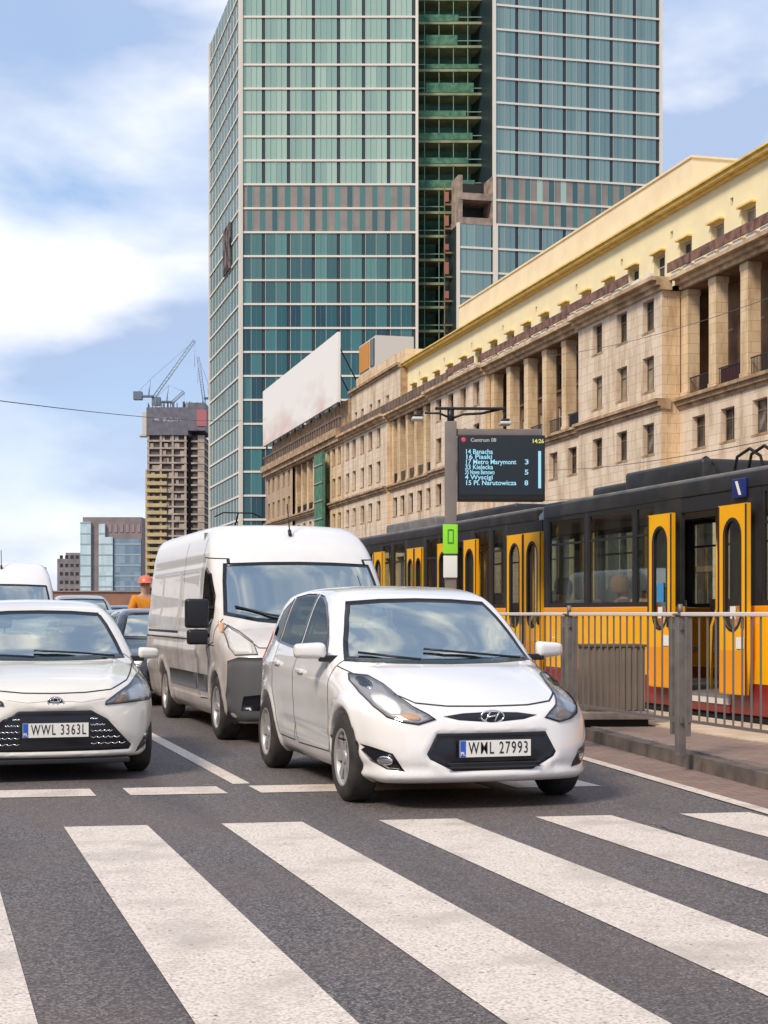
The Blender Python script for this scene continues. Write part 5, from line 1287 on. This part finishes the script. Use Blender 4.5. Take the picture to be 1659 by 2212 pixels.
# ================================================================ TRAMS
TX = 9.0
def tramglass(mb, x, y0, y1, z0, z1): mb.box((x, y0, z0), (x+.02, y1, z1))
def tram_leaf(root, y0, y1, z0=.44, z1=2.60, x=-.14, sticker=None):
    """plug door leaf with a rounded tall pane, swung out in front of the side"""
    yc = (y0+y1)/2; w = y1-y0; mb = MB(); n = 10
    wr = w*.27; P = [(yc+wr*math.cos(math.pi*k/n), z1-.36+wr*math.sin(math.pi*k/n)) for k in range(n+1)]+[(yc+wr*math.cos(math.pi+math.pi*k/n), z0+.92+wr*math.sin(math.pi+math.pi*k/n)) for k in range(n+1)]
    O = [(y1, z0+.5), (y1, z1), (y0, z1), (y0, z0+.5), (y0+.04, z0), (y1-.04, z0)]
    v2, _, fc, *_r = delaunay_2d_cdt([Vector(p) for p in O+P], [(i, (i+1) % 6) for i in range(6)]+[(6+i, 6+(i+1) % len(P)) for i in range(len(P))], [], 1, 1e-6)
    cen = np.array([[sum(v2[i].x for i in f)/len(f), sum(v2[i].y for i in f)/len(f)] for f in fc]); ins = in_poly(P, cen[:, 0], cen[:, 1])
    for xx in (x, x+.05):
        mb.add([(xx, v.x, v.y) for v in v2], [f for f, i in zip(fc, ins) if not i], 0)
    for L_, m_ in ((O, 0), (P, 1)):
        for i in range(len(L_)):
            a, b = L_[i-1], L_[i]; mb.quad([(x, *a), (x, *b), (x+.05, *b), (x+.05, *a)], m_)
    d = mb.build('door_leaf', [M['yel'], M['trub']], root, fix=False)
    m2 = MB(); m2.add([(x+.02, *p) for p in P], [tuple(range(len(P)))]); m2.build('door_pane', M['tglass'], d, fix=False)
    Q = inset(P, -.035); m3 = MB()
    for i in range(len(P)): m3.quad([(x-.004, *P[i-1]), (x-.004, *P[i]), (x-.004, *Q[i]), (x-.004, *Q[i-1])])
    m3.build('pane_seal', M['trub'], d, fix=False)
    m5 = MB(); m5.box((x-.008, y0+.001, z0+.001), (x-.001, y0+.03, z1-.01)); m5.box((x-.008, y1-.03, z0+.2), (x-.001, y1-.001, z1-.01)); pieces(m5, 'edge_seal', M['trub'], d)
    m6 = MB(); m6.box((x-.004, y0+.035, z0+.012), (x-.0008, y1-.035, z0+.50)); m6.build('kick_panel', M['ora'], d)
    m6 = MB(); m6.box((x-.03, y0+.06, z0+.75), (x-.004, y0+.09, z0+.88), 0, .006); m6.build('handle', M['trub'], d)
    if sticker:
        m4 = MB(); m4.box((x+.006, yc-.06, z0+.86), (x+.012, yc+.06, z0+1.0)); m4.build('white_sticker', M['paper'], d)
        m4 = MB(); m4.box((x-.012, y0+.05, z0+.70-.18), (x-.006, y0+.22, z0+.70-.05)); m4.build('white_sticker', M['paper'], d)
        if sticker > 1: m4 = MB(); m4.box((x+.006, yc-.09, z0+1.06), (x+.012, yc+.09, z0+1.3)); m4.build('blue_sticker', mat('sticker_blue', (.05, .28, .55), .5), d)
    return d
def tram(root, L, doors, wins, Wd=2.4, gut=2.93, roofbox=(), panto=None, end=True):
    """side nearest the street is local x = 0; doors = list of (y0, y1, open)"""
    ZS, ZR, ZY, ZT = .20, .56, 1.45, 2.78     # skirt bottom, red top, window sill, window top
    op = sorted((a, b) for a, b, *_ in doors)
    segs = []; c = 0
    for a, b in op: segs.append((c, a)); c = b
    segs.append((c, L))
    def wall(x, out_):
        for a, b in segs:
            if b-a < .05: continue
            s = .03*(-1 if out_ < 0 else 1)
            mb = MB(); mb.box((x, a, ZR), (x+.06*-out_, b, ZY-.09), 0, .012); mb.build('side_panel', M['yel'], root)
            mb = MB(); mb.box((x-.015*-out_, a, ZY-.09), (x+.06*-out_, b, ZY-.003), 0, .01); mb.build('waist_rail', M['ora'], root)
            mb = MB(); mb.box((x+.01*-out_, a, ZS), (x+.06*-out_, b, ZR-.003), 0, .01); mb.build('skirt_panel', M['tred'], root)
        mb = MB(); mb.box((x-.01*-out_, 0, ZT+.002), (x+.10*-out_, L, gut+.04), 0, .02); mb.build('roof_edge', M['tdark'], root)
    wall(0, -1); wall(Wd, 1)
    mb = MB(); mb.box((.03, .03, gut+.03), (Wd-.03, L-.03, gut+.08), 0, .02); mb.build('roof', M['tgrey'], root)
    mb = MB(); mb.box((.05, .05, .34), (Wd-.05, L-.05, .40)); mb.build('floor', M['tfl'], root)
    mb = MB(); mb.box((.06, .06, 2.80), (Wd-.06, L-.06, 2.83)); mb.build('ceiling', M['tin'], root)
    mb = MB(); mb.box((.03, .6, .0), (Wd-.03, L-.6, .33)); mb.build('undercarriage', M['well'], root)
    # windows: glass with dark pillars
    for (a, b) in wins:
        for x, o_ in ((.015, 1), (Wd-.035, -1)):
            mb = MB(); mb.box((x, a+.04, ZY), (x+.012, b-.04, ZT)); g = mb.build('side_window', M['tglass'], root)
            mb = MB(); e = -.012 if o_ > 0 else .012
            for p, q in (((x+e, a, ZY), (x+.03+e, a+.06, ZT)), ((x+e, b-.06, ZY), (x+.03+e, b, ZT)), ((x+e, a+.06, ZY), (x+.03+e, b-.06, ZY+.06)), ((x+e, a+.06, ZT-.06), (x+.03+e, b-.06, ZT)), ((x+e, a+.06, ZT-.42), (x+.02+e, b-.06, ZT-.39))): mb.box(p, q)
            mb.build('window_frame', M['trub'], g)
    # fill pieces between windows and doors
    edge = sorted([(a, b) for a, b in wins]+[(a, b) for a, b in op]); c = 0; mb = MB()
    for a, b in edge+[(L, L)]:
        if a-c > .01:
            for x in (.0, Wd-.05): mb.box((x, c+.001, ZY), (x+.05, a-.001, ZT))
        c = max(c, b)
    pieces(mb, 'window_pillar', M['tdark'], root)
    # ends
    for yy, s in ((0, 1), (L, -1)):
        mb = MB(); mb.box((.05, yy, ZS), (Wd-.05, yy+.05*s, 1.45), 0, .01); mb.build('end_panel', M['yel'], root)
        mb = MB(); mb.box((.10, yy, 1.46), (Wd-.10, yy+.03*s, 2.8)); mb.build('end_window', M['tglass'], root)
        mb = MB()
        for a, b in ((.05, .10), (Wd-.10, Wd-.05)): mb.box((a, yy, 1.46), (b, yy+.05*s, 2.8))
        mb.box((.05, yy, 2.8), (Wd-.05, yy+.05*s, gut)); mb.build('end_frame', M['tdark'], root)
    for a, b, isopen in doors:
        m_ = (a+b)/2
        if isopen:
            w = .66
            tram_leaf(root, a-w+.02, a+.02, sticker=1); tram_leaf(root, b-.02, b+w-.02, sticker=2)
            mb = MB(); mb.box((-.02, a, .30), (.25, b, .36)); mb.build('door_step', M['steel'], root)
            mb = MB(); mb.box((0.0, a, .2), (.06, b, .3)); mb.build('skirt_panel', M['tred'], root)
        else:
            tram_leaf(root, a+.01, m_-.01, x=-.02); tram_leaf(root, m_+.01, b-.01, x=-.02)
        mb = MB(); mb.box((0.0, a, 2.60), (.1, b, 2.775)); mb.build('door_header', M['trub'], root)
        tram_leaf_far = MB(); tram_leaf_far.box((Wd-.05, a, .4), (Wd, b, 1.1)); tram_leaf_far.box((Wd-.05, a, 1.1), (Wd, a+.12, 2.77)); tram_leaf_far.box((Wd-.05, b-.12, 1.1), (Wd, b, 2.77)); tram_leaf_far.box((Wd-.05, m_-.1, 1.1), (Wd, m_+.1, 2.77)); tram_leaf_far.build('far_side_door', M['yel'], root)
        # yellow grab rails inside
        for yy in (a+.12, b-.12):
            mb = MB(); mb.tube([(.35, yy, .42), (.35, yy, 1.2), (.35, yy+(.14 if yy < m_ else -.14), 1.42), (.35, yy+(.14 if yy < m_ else -.14), 2.79)], .02, 7); mb.build('grab_rail', M['tyrail'], root)
        mb = MB(); mb.tube([(1.2, m_, .42), (1.2, m_, 2.79)], .02, 7); mb.build('grab_rail', M['tyrail'], root)
        mb = MB(); mb.box((1.6, a+.1, .42), (1.64, b-.1, 1.75)); mb.build('partition', M['tin'], root)
    # seats
    for (a, b) in wins:
        for x in (.35, 1.75):
            y = a+.35
            while y < b-.3:
                mb = MB(); mb.box((x-.22, y, .80), (x+.22, y+.42, .88), 0, .02); mb.box((x-.22, y+.38, .80), (x+.22, y+.46, 1.56), 0, .03); mb.box((x-.05, y+.1, .4), (x+.05, y+.3, .8)); mb.build('seat', M['tseat'], root); y += .95
    for (y0, y1, z, x0, x1, m) in roofbox:
        mb = MB(); mb.box((x0, y0, gut+.08), (x1, y1, gut+z), 0, .05); mb.build('roof_box', m, root)
    if panto:
        y = panto; mb = MB(); z = gut+.2
        mb.box((.5, y-.5, z-.05), (1.9, y+.5, z+.05)); mb.tube([(1.2, y, z), (1.2, y+1.0, z+.8), (1.2, y, z+1.6)], .03, 6)
        mb.tube([(.4, y, z+1.45), (.7, y, z+1.6), (1.7, y, z+1.6), (2.0, y, z+1.45)], .025, 6); mb.build('pantograph', M['well'], root)
NEAR0, NEAR1 = 9.0, 22.6
# near car: pixel columns turned into metres along the side x = 9
def ty(px):
    t = (px-830)/3400.; d = TX/(t*math.cos(YAW)+math.sin(YAW)); return d*math.cos(YAW)-t*d*math.sin(YAW)
y_end = ty(1176); yo1, yo0 = ty(1472), ty(1577)     # door opening: left edge (far) and right edge (near)
n0 = y_end-14.2
T1 = empty('tram', (TX, n0, 0), 0, 'yellow and red tram with its door open behind the railing', 'tram', 'trams at the stop')
loc = lambda v: v-n0
wn = [(loc(ty(1370)), loc(ty(1270))), (loc(ty(1265)), loc(ty(1185)))]
tram(T1, 14.2, [(loc(yo0), loc(yo1), True), (loc(yo0)-5.2, loc(yo1)-5.2, False)],
     [(loc(yo1)+.72, wn[0][0]-.02), wn[0], (wn[1][0], wn[1][1]), (loc(yo0)-2.4, loc(yo0)-.72), (.2, 2.0)],
     roofbox=[(loc(ty(1462)), loc(ty(1300)), .37, .35, 2.0, M['tdark']), (loc(ty(1296)), loc(ty(1225)), .26, .4, 1.9, M['tdark']), (1.5, loc(ty(1540)), .14, .3, 2.1, M['tdark'])])
# dark open bellows edge, end windscreen pane coloured pale blue for the sky's reflection, and blue route badge over the door
mb = MB(); mb.box((-.05, loc(ty(1618)), 2.68), (-.012, loc(ty(1590)), 2.90), 0, .01); bd = mb.build('route_badge', mat('badge_blue', (.012, .025, .16), .4), T1)
mb = MB(); mb.prism([(loc(ty(1611)), 2.71), (loc(ty(1606)), 2.71), (loc(ty(1598)), 2.87), (loc(ty(1603)), 2.87)], lambda u, v, t: (-.055-.004*t, u, v)); mb.build('badge_mark', M['paper'], bd)
y1f = ty(1140)
mb = MB(); P = [(loc(y_end)+.06, 2.45), (loc(y1f), 2.45), (loc(y1f), 2.66), (loc(y_end)+.06, 2.92)]
mb.prism(P, lambda u, v, t: (.02+.05*t, u, v)); mb.build('end_windscreen', mat('sky_reflection_glass', (.30, .45, .55), .08, spec=1), T1)  # sky reflection put into the colour of the tram's end windscreen
# roof gear: bent pipes
for yy in (ty(1440), ty(1530), ty(1560)):
    mb = MB(); y = loc(yy); mb.tube([(.5, y-.45, 3.0), (.5, y-.35, 3.22), (.5, y-.1, 3.33), (.5, y+.2, 3.26), (.5, y+.3, 3.0)], .02, 6); mb.build('roof_pipe', M['well'], T1)
# second car of the row
s0 = ty(1131)
T2 = empty('tram', (TX, s0-.6, 0), 0, 'second tram of the row behind the information post', 'tram', 'trams at the stop')
l2 = lambda px: ty(px)-s0+.6
tram(T2, 13.5, [(l2(1172), l2(1096), False), (l2(1018), l2(985), True), (l2(915), l2(880), False), (l2(822), l2(800), True)],
     [(l2(1090), l2(1062)), (l2(1058), l2(1024)), (l2(975), l2(950)), (l2(948), l2(920)), (l2(876), l2(850)), (l2(846), l2(826))], gut=2.9,
     roofbox=[(2.0, 5, .28, .4, 1.9, M['tdark']), (6.2, 9.5, .32, .4, 1.9, M['tgrey'])])
T3 = empty('tram', (TX, 47, 0), 0, 'far tram with raised pantograph showing above the van roof', 'tram', 'trams at the stop')
tram(T3, 14, [(3, 4.2, False), (9, 10.2, False)], [(.3, 2.9), (4.3, 6.6), (6.7, 8.9), (10.3, 13.7)], panto=5)

# ================================================================ RAILING, CABINET, INFORMATION POST
FX = 6.28
def fence_y(px):
    t = (px-830)/3400.; d = FX/(t*math.cos(YAW)+math.sin(YAW)); return d*math.cos(YAW)-t*d*math.sin(YAW)
p2 = fence_y(1470); p1 = fence_y(1230); step = p1-p2
def railing(y0, y1, label):
    r = empty('railing', (FX+.0, y0, .13), 0, label, 'railing', 'steel railing panels along the tram stop'); L_ = y1-y0
    mb = MB(); mb.box((-.025, .0, 1.205), (.025, L_, 1.24), 0, .008); mb.build('top_rail', M['steel'], r)
    mb = MB(); mb.box((-.012, .08, .30), (.012, L_-.08, .325)); mb.build('bottom_rail', M['fbar'], r)
    for yy in (.09, L_-.09): mb = MB(); mb.box((-.018, yy-.02, .18), (.018, yy+.02, 1.20)); mb.build('end_bar', M['fpost'], r)
    k = int((L_-.3)/.135); mb0 = None
    for i in range(k+1):
        y = .15+(L_-.3)*i/k
        if mb0 is None: mb = MB(); mb.box((-.0065, -.0065, .325), (.0065, .0065, 1.204)); mb0 = mb.build('bar', M['fbar'], r); o = mb0
        else: o = link(bpy.data.objects.new('bar', mb0.data), r)
        o.location = (0, y, 0)
    return r
def fpost(y, label):
    r = empty('railing_post', (FX, y, .0), 0, label, 'post', 'posts of the steel railing')
    mb = MB(); mb.box((-.036, -.036, .13), (.036, .036, 1.34), 0, .006); mb.build('shaft', M['fpost'], r)
    mb = MB(); mb.box((-.05, -.05, 1.342), (.05, .05, 1.36), 0, .005); mb.tube([(0, 0, 1.36), (0, 0, 1.44)], .022, 8); mb.build('cap', M['fpost'], r)
    mb = MB()
    for z in (.42, 1.22):
        mb.box((-.03, -.085, z), (.03, -.046, z+.05)); mb.box((-.03, .046, z), (.03, .085, z+.05))
    mb.build('clamp', M['fpost'], r)
railing(p2+.05, p1-.05, 'railing panel in front of the corrugated cabinet'); railing(p2-step+.05, p2-.05, 'railing panel cut by the right edge of the photo')
railing(p1+.05, p1+step-.05, 'railing panel behind the bonnet of the small people carrier')
fpost(p2, 'dark post nearest the kerb between the two railing panels'); fpost(p1, 'post beside the people carrier mirror, left end of the panel before the cabinet'); fpost(p1+step, 'farthest railing post, hidden behind the people carrier')
# corrugated cabinet on a slab
c0 = CW((1262-830)/3400*17.2, 17.2)
cb = empty('cabinet', (c0[0]+.02, c0[1], .13), -YAW*.75, 'brown corrugated metal cabinet on a concrete slab behind the railing', 'cabinet')
corr = mat('corrugated_brown', (.20, .155, .11), .6, col2=(.14, .11, .08), scale=2)
mb = MB(); mb.box((0, 0, .16), (.66, .42, .86)); k = .0
while k < .64: mb.box((k+.004, -.018, .17), (k+.034, -.0005, .85)); k += .066
mb.build('corrugated_body', corr, cb)
mb = MB(); mb.box((-.02, -.03, .862), (.68, .45, .89), 0, .004); mb.build('lid', mat('cabinet_lid', (.10, .075, .055), .6), cb)
mb = MB(); mb.box((-.5, -.22, .08), (.72, .6, .158), 0, .01); mb.build('slab', M['conc'], cb); mb = MB(); mb.box((-.45, -.15, .0), (.66, .55, .079)); mb.build('foot', M['well'], cb)

# passenger information post
ip = CW((974-830)/3400*22.8, 22.8)
IP = empty('information_post', (ip[0], ip[1], .13), -YAW+math.radians(2), 'grey post carrying a dark departure screen and a green sign at the tram stop', 'sign post')
s = 22.8/3400.
zz = lambda y: CAM_H-.13+(1325-y)*s; xx = lambda px: (px-974)*s
mb = MB(); mb.box((xx(962), -.09, 0), (xx(986), .09, zz(911)), 0, .01); mb.build('shaft', mat('post_grey', (.20, .175, .165), .5, .3, col2=(.26, .21, .18), scale=3), IP)
mb = MB(); mb.box((xx(986)+.002, -.06, zz(941)), (xx(1172), .06, zz(927)), 0, .008); mb.build('beam', mat('post_grey', (.2, .2, .2)), IP)
mb = MB(); mb.box((xx(989), -.14, zz(1083)), (xx(1176), .14, zz(941)-.004), 0, .015); sc = mb.build('screen_case', M['black'], IP)
mb = MB(); mb.box((xx(992), -.146, zz(1070)), (xx(1172), -.1405, zz(947))); mb.build('screen_glass', mat('screen_dark_glass', (.012, .016, .02), .12), sc)
cy = mat('screen_text_cyan', (.02, .05, .06), .5, emit=(.33, .66, .82, .75)); yl = mat('screen_text_yellow', (.05, .05, .01), .5, emit=(.75, .72, .18, .7)); rdm = mat('screen_mark_red', (.05, .01, .01), .5, emit=(.6, .06, .08, .7)); wt = mat('screen_text_grey', (.04, .04, .04), .5, emit=(.55, .55, .52, .5))
def scr(name, txt, px, py, size, m, wpx=None):
    t = text_mesh(name, txt, size, m, sc, .001, .0015, 'LEFT'); t.rotation_euler = (math.pi/2, 0, 0); t.location = (xx(px), -.152, zz(py))
    if wpx:
        b_ = [v.co.x for v in t.data.vertices]; t.scale = (wpx*s/(max(b_)-min(b_)), 1, 1)
mb = MB(); mb.tube([(xx(1000), -.152, zz(952)), (xx(1000), -.149, zz(952))], .035, 12); mb.build('red_mark', rdm, sc)
scr('screen_heading', 'Centrum 08', 1015, 953, .075, wt, 55)
scr('screen_clock', '14:26', 1147, 955, .08, yl, 24)
rows = [('14 Banacha', 978, 50, ''), ('16 Piaski', 989, 48, ''), ('17 Metro Marymont', 1000, 108, '3'), ('33 Kielecka', 1011, 52, ''), ('35 Nowe Bemowo', 1022, 55, '5'), ('4 Wyscigi', 1033, 52, ''), ('15 Pl. Narutowicza', 1045, 108, '8')]
for txt, y, w_, mn in rows:
    scr('screen_row', txt, 1003, y, .095, cy, w_*1.15 if w_ < 100 else w_)
    if mn: scr('screen_minutes', mn, 1131, y, .10, cy, 8)
mb = MB(); mb.box((xx(1161), -.151, zz(1056)), (xx(1167), -.147, zz(976))); mb.build('scroll_bar', cy, sc)
mb = MB(); mb.box((xx(956), -.13, zz(1197)), (xx(988), -.10, zz(1134)), 0, .01); gs = mb.build('green_sign', mat('sign_green', (.30, .78, .03), .45), IP)
dg = mat('sign_dark_green', (.05, .28, .03), .5); mb = MB()
for a, b in (((966, 1175), (968, 1145)), ((977, 1175), (979, 1145)), ((968, 1147), (977, 1144)), ((968, 1175), (977, 1172))): mb.box((xx(a[0]), -.136, zz(a[1])), (xx(b[0]), -.1305, zz(b[1])))
mb.build('sign_mark', dg, gs)
mb = MB(); mb.box((xx(957), -.12, zz(1248)), (xx(987), -.095, zz(1201)), 0, .004); mb.build('notice', M['paper'], IP)
# lamp bracket across the top
mb = MB(); mb.box((xx(940), -.05, zz(885)), (xx(1092), .05, zz(880)), 0, .01); mb.tube([(xx(974), 0, zz(912)), (xx(974), 0, zz(884))], .05, 8)
mb.tube([(xx(974), 0, zz(905)), (xx(1000), 0, zz(895)), (xx(1040), 0, zz(893)), (xx(1080), 0, zz(884))], .02, 6); mb.tube([(xx(974), 0, zz(903)), (xx(950), 0, zz(893)), (xx(918), 0, zz(892))], .018, 6)
lb = mb.build('lamp_bracket', M['black'], IP)
for px, py in ((902, 905), (1092, 914)):
    mb = MB(); mb.box((xx(px-12), -.12, zz(py+4)), (xx(px+12), .12, zz(py-3)), 0, .02); l_ = mb.build('lamp_head', mat('lamp_white', (.62, .60, .56), .4), IP)
    mb = MB(); mb.box((xx(px-9), -.1, zz(py-3)), (xx(px+9), .1, zz(py-9)), 0, .02); mb.tube([(xx(px), 0, zz(py-8)), (xx(px+(12 if px < 1000 else -4)), 0, zz(887))], .016, 6); mb.build('lamp_cap', M['black'], l_)

# ================================================================ CABLES AND PERSON
cbm = mat('cable_grey', (.08, .09, .09), .6)
def cable(p, q, sag, r, label, nm='overhead_cable'):
    P = []
    for k in range(17): t = k/16; v = Vector(p).lerp(Vector(q), t); v.z -= sag*4*t*(1-t); P.append(v)
    mb = MB(); mb.tube(P, r, 5); return tag(mb.build(nm, cbm), label, 'cable', 'overhead cables')
def at(px, py, d): x, y = CW((px-830)/3400*d, d); return (x, y, CAM_H+(1325-py)*d/3400)
cable(at(-120, 850, 60), at(574, 905, 212), .6, .022, 'thin cable crossing the sky at the left')
cable(at(1100, 1010, 110), at(1760, 930, 40), .5, .014, 'upper tram wire in front of the sandstone facade')
cable(at(1000, 1075, 90), at(1800, 1000, 26), .4, .010, 'lower tram wire above the tram roofs')
cable(at(1180, 770, 95), at(1800, 590, 60), .5, .014, 'thin span wire across the upper facade windows')

def person(loc, rz, label, seated=False, coat=None, hair=None):
    r = empty('person', loc, rz, label, 'person')
    def skin(name, V, E, Rr, m, parent, sub=2):
        me = bpy.data.meshes.new(name); me.from_pydata(V, E, []); o = link(bpy.data.objects.new(name, me), parent)
        sk = o.modifiers.new('skin', 'SKIN'); sk.use_smooth_shade = True
        for i, q in enumerate(me.skin_vertices[0].data): q.radius = Rr[i]; q.use_root = (i == 0)
        s_ = o.modifiers.new('sub', 'SUBSURF'); s_.levels = sub; s_.render_levels = sub
        bpy.context.view_layer.update()
        m2 = bpy.data.meshes.new_from_object(o.evaluated_get(bpy.context.evaluated_depsgraph_get())); m2.materials.clear(); m2.materials.append(m)
        o.modifiers.clear(); o.data = m2; return o
    sk_m = mat('skin', (.55, .33, .24), .6); jk = mat('orange_jacket', (.80, .30, .015), .7, col2=(.70, .22, .01), scale=6); tr = mat('dark_trousers', (.03, .035, .05), .8)
    V = [(0, 0, 1.02), (0, 0, 1.22), (0, 0, 1.48), (0, 0, 1.58), (0, -.01, 1.66), (0, -.02, 1.76), (.19, 0, 1.50), (.27, .03, 1.22), (.23, -.16, 1.02), (.21, -.24, .97), (-.19, 0, 1.50), (-.27, .03, 1.22), (-.23, -.16, 1.02), (-.21, -.24, .97), (.10, 0, .95), (.12, -.02, .52), (.12, .03, .10), (-.10, 0, .95), (-.12, -.02, .52), (-.12, .03, .10), (.12, -.14, .04), (-.12, -.14, .04), (0, -.01, 1.84)]
    if seated:
        for i in (15, 18): V[i] = (V[i][0], -.44, .92)
        for i in (16, 19): V[i] = (V[i][0], -.46, .50)
        for i in (20, 21): V[i] = (V[i][0], -.58, .46)
    E = [(0, 1), (1, 2), (2, 3), (3, 4), (4, 5), (5, 22), (2, 6), (6, 7), (7, 8), (8, 9), (2, 10), (10, 11), (11, 12), (12, 13), (0, 14), (14, 15), (15, 16), (0, 17), (17, 18), (18, 19), (16, 20), (19, 21)]
    Rr = [(.15, .11), (.14, .10), (.17, .11), (.07, .07), (.085, .09), (.105, .12), (.075, .075), (.05, .05), (.035, .035), (.03, .04), (.075, .075), (.05, .05), (.035, .035), (.03, .04), (.09, .09), (.062, .065), (.045, .045), (.09, .09), (.062, .065), (.045, .045), (.035, .03), (.035, .03), (.08, .09)]
    skin('body', V, E, Rr, sk_m, r)
    ids = [0, 1, 2, 6, 7, 8, 10, 11, 12]; mp_ = {k: i for i, k in enumerate(ids)}
    j = skin('orange_jacket' if coat is None else 'coat', [V[i] if i not in (0,) else (0, 0, .92) for i in ids], [(mp_[a], mp_[b]) for a, b in E if a in mp_ and b in mp_], [(Rr[i][0]+.03, Rr[i][1]+.03) for i in ids], coat or jk, r)
    ids = [0, 14, 15, 16, 17, 18, 19]; mp_ = {k: i for i, k in enumerate(ids)}
    skin('trousers', [V[i] for i in ids], [(mp_[a], mp_[b]) for a, b in E if a in mp_ and b in mp_], [(Rr[i][0]+.02, Rr[i][1]+.02) for i in ids], tr, r)
    mb = MB(); n = 20
    if hair is not None:
        mb.add([], []); q = MB(); prh = [(0.001, .135), (.06, .12), (.10, .085), (.125, .03), (.13, -.05), (.11, -.13)]
        vs = [(r_*math.cos(2*math.pi*k/16), .0+r_*1.1*math.sin(2*math.pi*k/16)+.035, 1.80+z_) for r_, z_ in prh for k in range(16)]
        q.add(vs, [(i*16+k, i*16+(k+1) % 16, (i+1)*16+(k+1) % 16, (i+1)*16+k) for i in range(5) for k in range(16)], 0, True); q.build('hair', hair, r); return r
    pr = [(0.001, .135), (.06, .125), (.11, .09), (.135, .04), (.14, 0), (.155, -.01)]
    vs = []; fs = []
    for rr_, z_ in pr:
        for k in range(n): a = 2*math.pi*k/n; vs.append((rr_*math.cos(a), -.02+rr_*1.15*math.sin(a)-(.03 if z_ < 0 and math.sin(a) < 0 else 0), 1.80+z_))
    for i in range(len(pr)-1):
        for k in range(n): fs.append((i*n+k, i*n+(k+1) % n, (i+1)*n+(k+1) % n, (i+1)*n+k))
    mb.add(vs, fs, 0, True); mb.build('hard_hat', mat('helmet_red', (.68, .16, .10), .35), r)
    mb = MB()
    for sx in (-.03, .03): mb.box((sx-.01, -.118, 1.80), (sx+.01, -.105, 1.812), 0, .003)
    mb.box((-.025, -.115, 1.735), (.025, -.10, 1.743), 0, .002); mb.build('face', M['dark'], r)
    mb = MB(); mb.box((-.012, -.13, 1.76), (.012, -.10, 1.795), 0, .005); mb.build('nose', sk_m, r)
px_, py_ = CW((314-830)/3400*28.6, 28.6)
person((px_, py_, .12), .2, 'person in an orange jacket and red hard hat between the queue and the dusty van')

# passengers behind the tram windows
for px, zc_, colr, hr, lab in ((1345, 0, (.10, .09, .10), (.30, .16, .08), 'passenger with ginger hair and dark coat behind the middle window of the near tram'),
                               (1383, 0, (.62, .02, .08), (.05, .03, .02), 'passenger in a bright red coat behind the tram window next to the open door'),
                               (1222, 0, (.30, .28, .26), (.03, .025, .02), 'passenger in a grey coat behind the farthest window of the near tram')):
    t_ = (px-830)/3400.; yq = ty(px)+.42*(math.cos(YAW)-t_*math.sin(YAW))/(t_*math.cos(YAW)+math.sin(YAW))
    person((TX+.42, yq, -.02), math.pi/2 if px != 1383 else 2.4, lab, True, mat('coat_%d' % px if False else 'coat '+lab[18:26], colr, .8), mat('hair '+lab[18:26], hr, .8))

# ================================================================ the other side of the street (seen only as reflections)
B3 = empty('apartment_building', (-24, 70, 0), math.pi, 'brown stone row across the road, beyond the left edge, seen only in window reflections', 'building', 'stone rows across the road')
dk3 = stone_mat('brown_stone_row', (.30, .23, .17), (.25, .19, .14), (.16, .11, .08))
wy = [3.2+3.9*k for k in range(24)]
holes = [(v-.8, v+.8, z-.95, z+.95) for v in wy for z in (6.5, 10, 13.5)]
mb = MB(); holed_wall(mb, 0, 96, 0, 17.5, holes, 0, .38); mb.build('wall', dk3, B3, fix=False)
n_ = 0
for v in wy:
    for z in (6.5, 10, 13.5): window(B3, .3, v, z, 1.6, 1.9)
mb = MB(); cornice(mb, 0, 96, 17.5, 0, [(0, .2, .2), (.2, .5, .5)]); mb.build('cornice', st3, B3)
mb = MB(); mb.box((.6, .02, 0), (12, 96, 17.4)); mb.build('rear_wall', recess, B3)
for k in (1, 2): c_ = copy_tree(B3); c_.location = (-24, 70+97*k, 0)
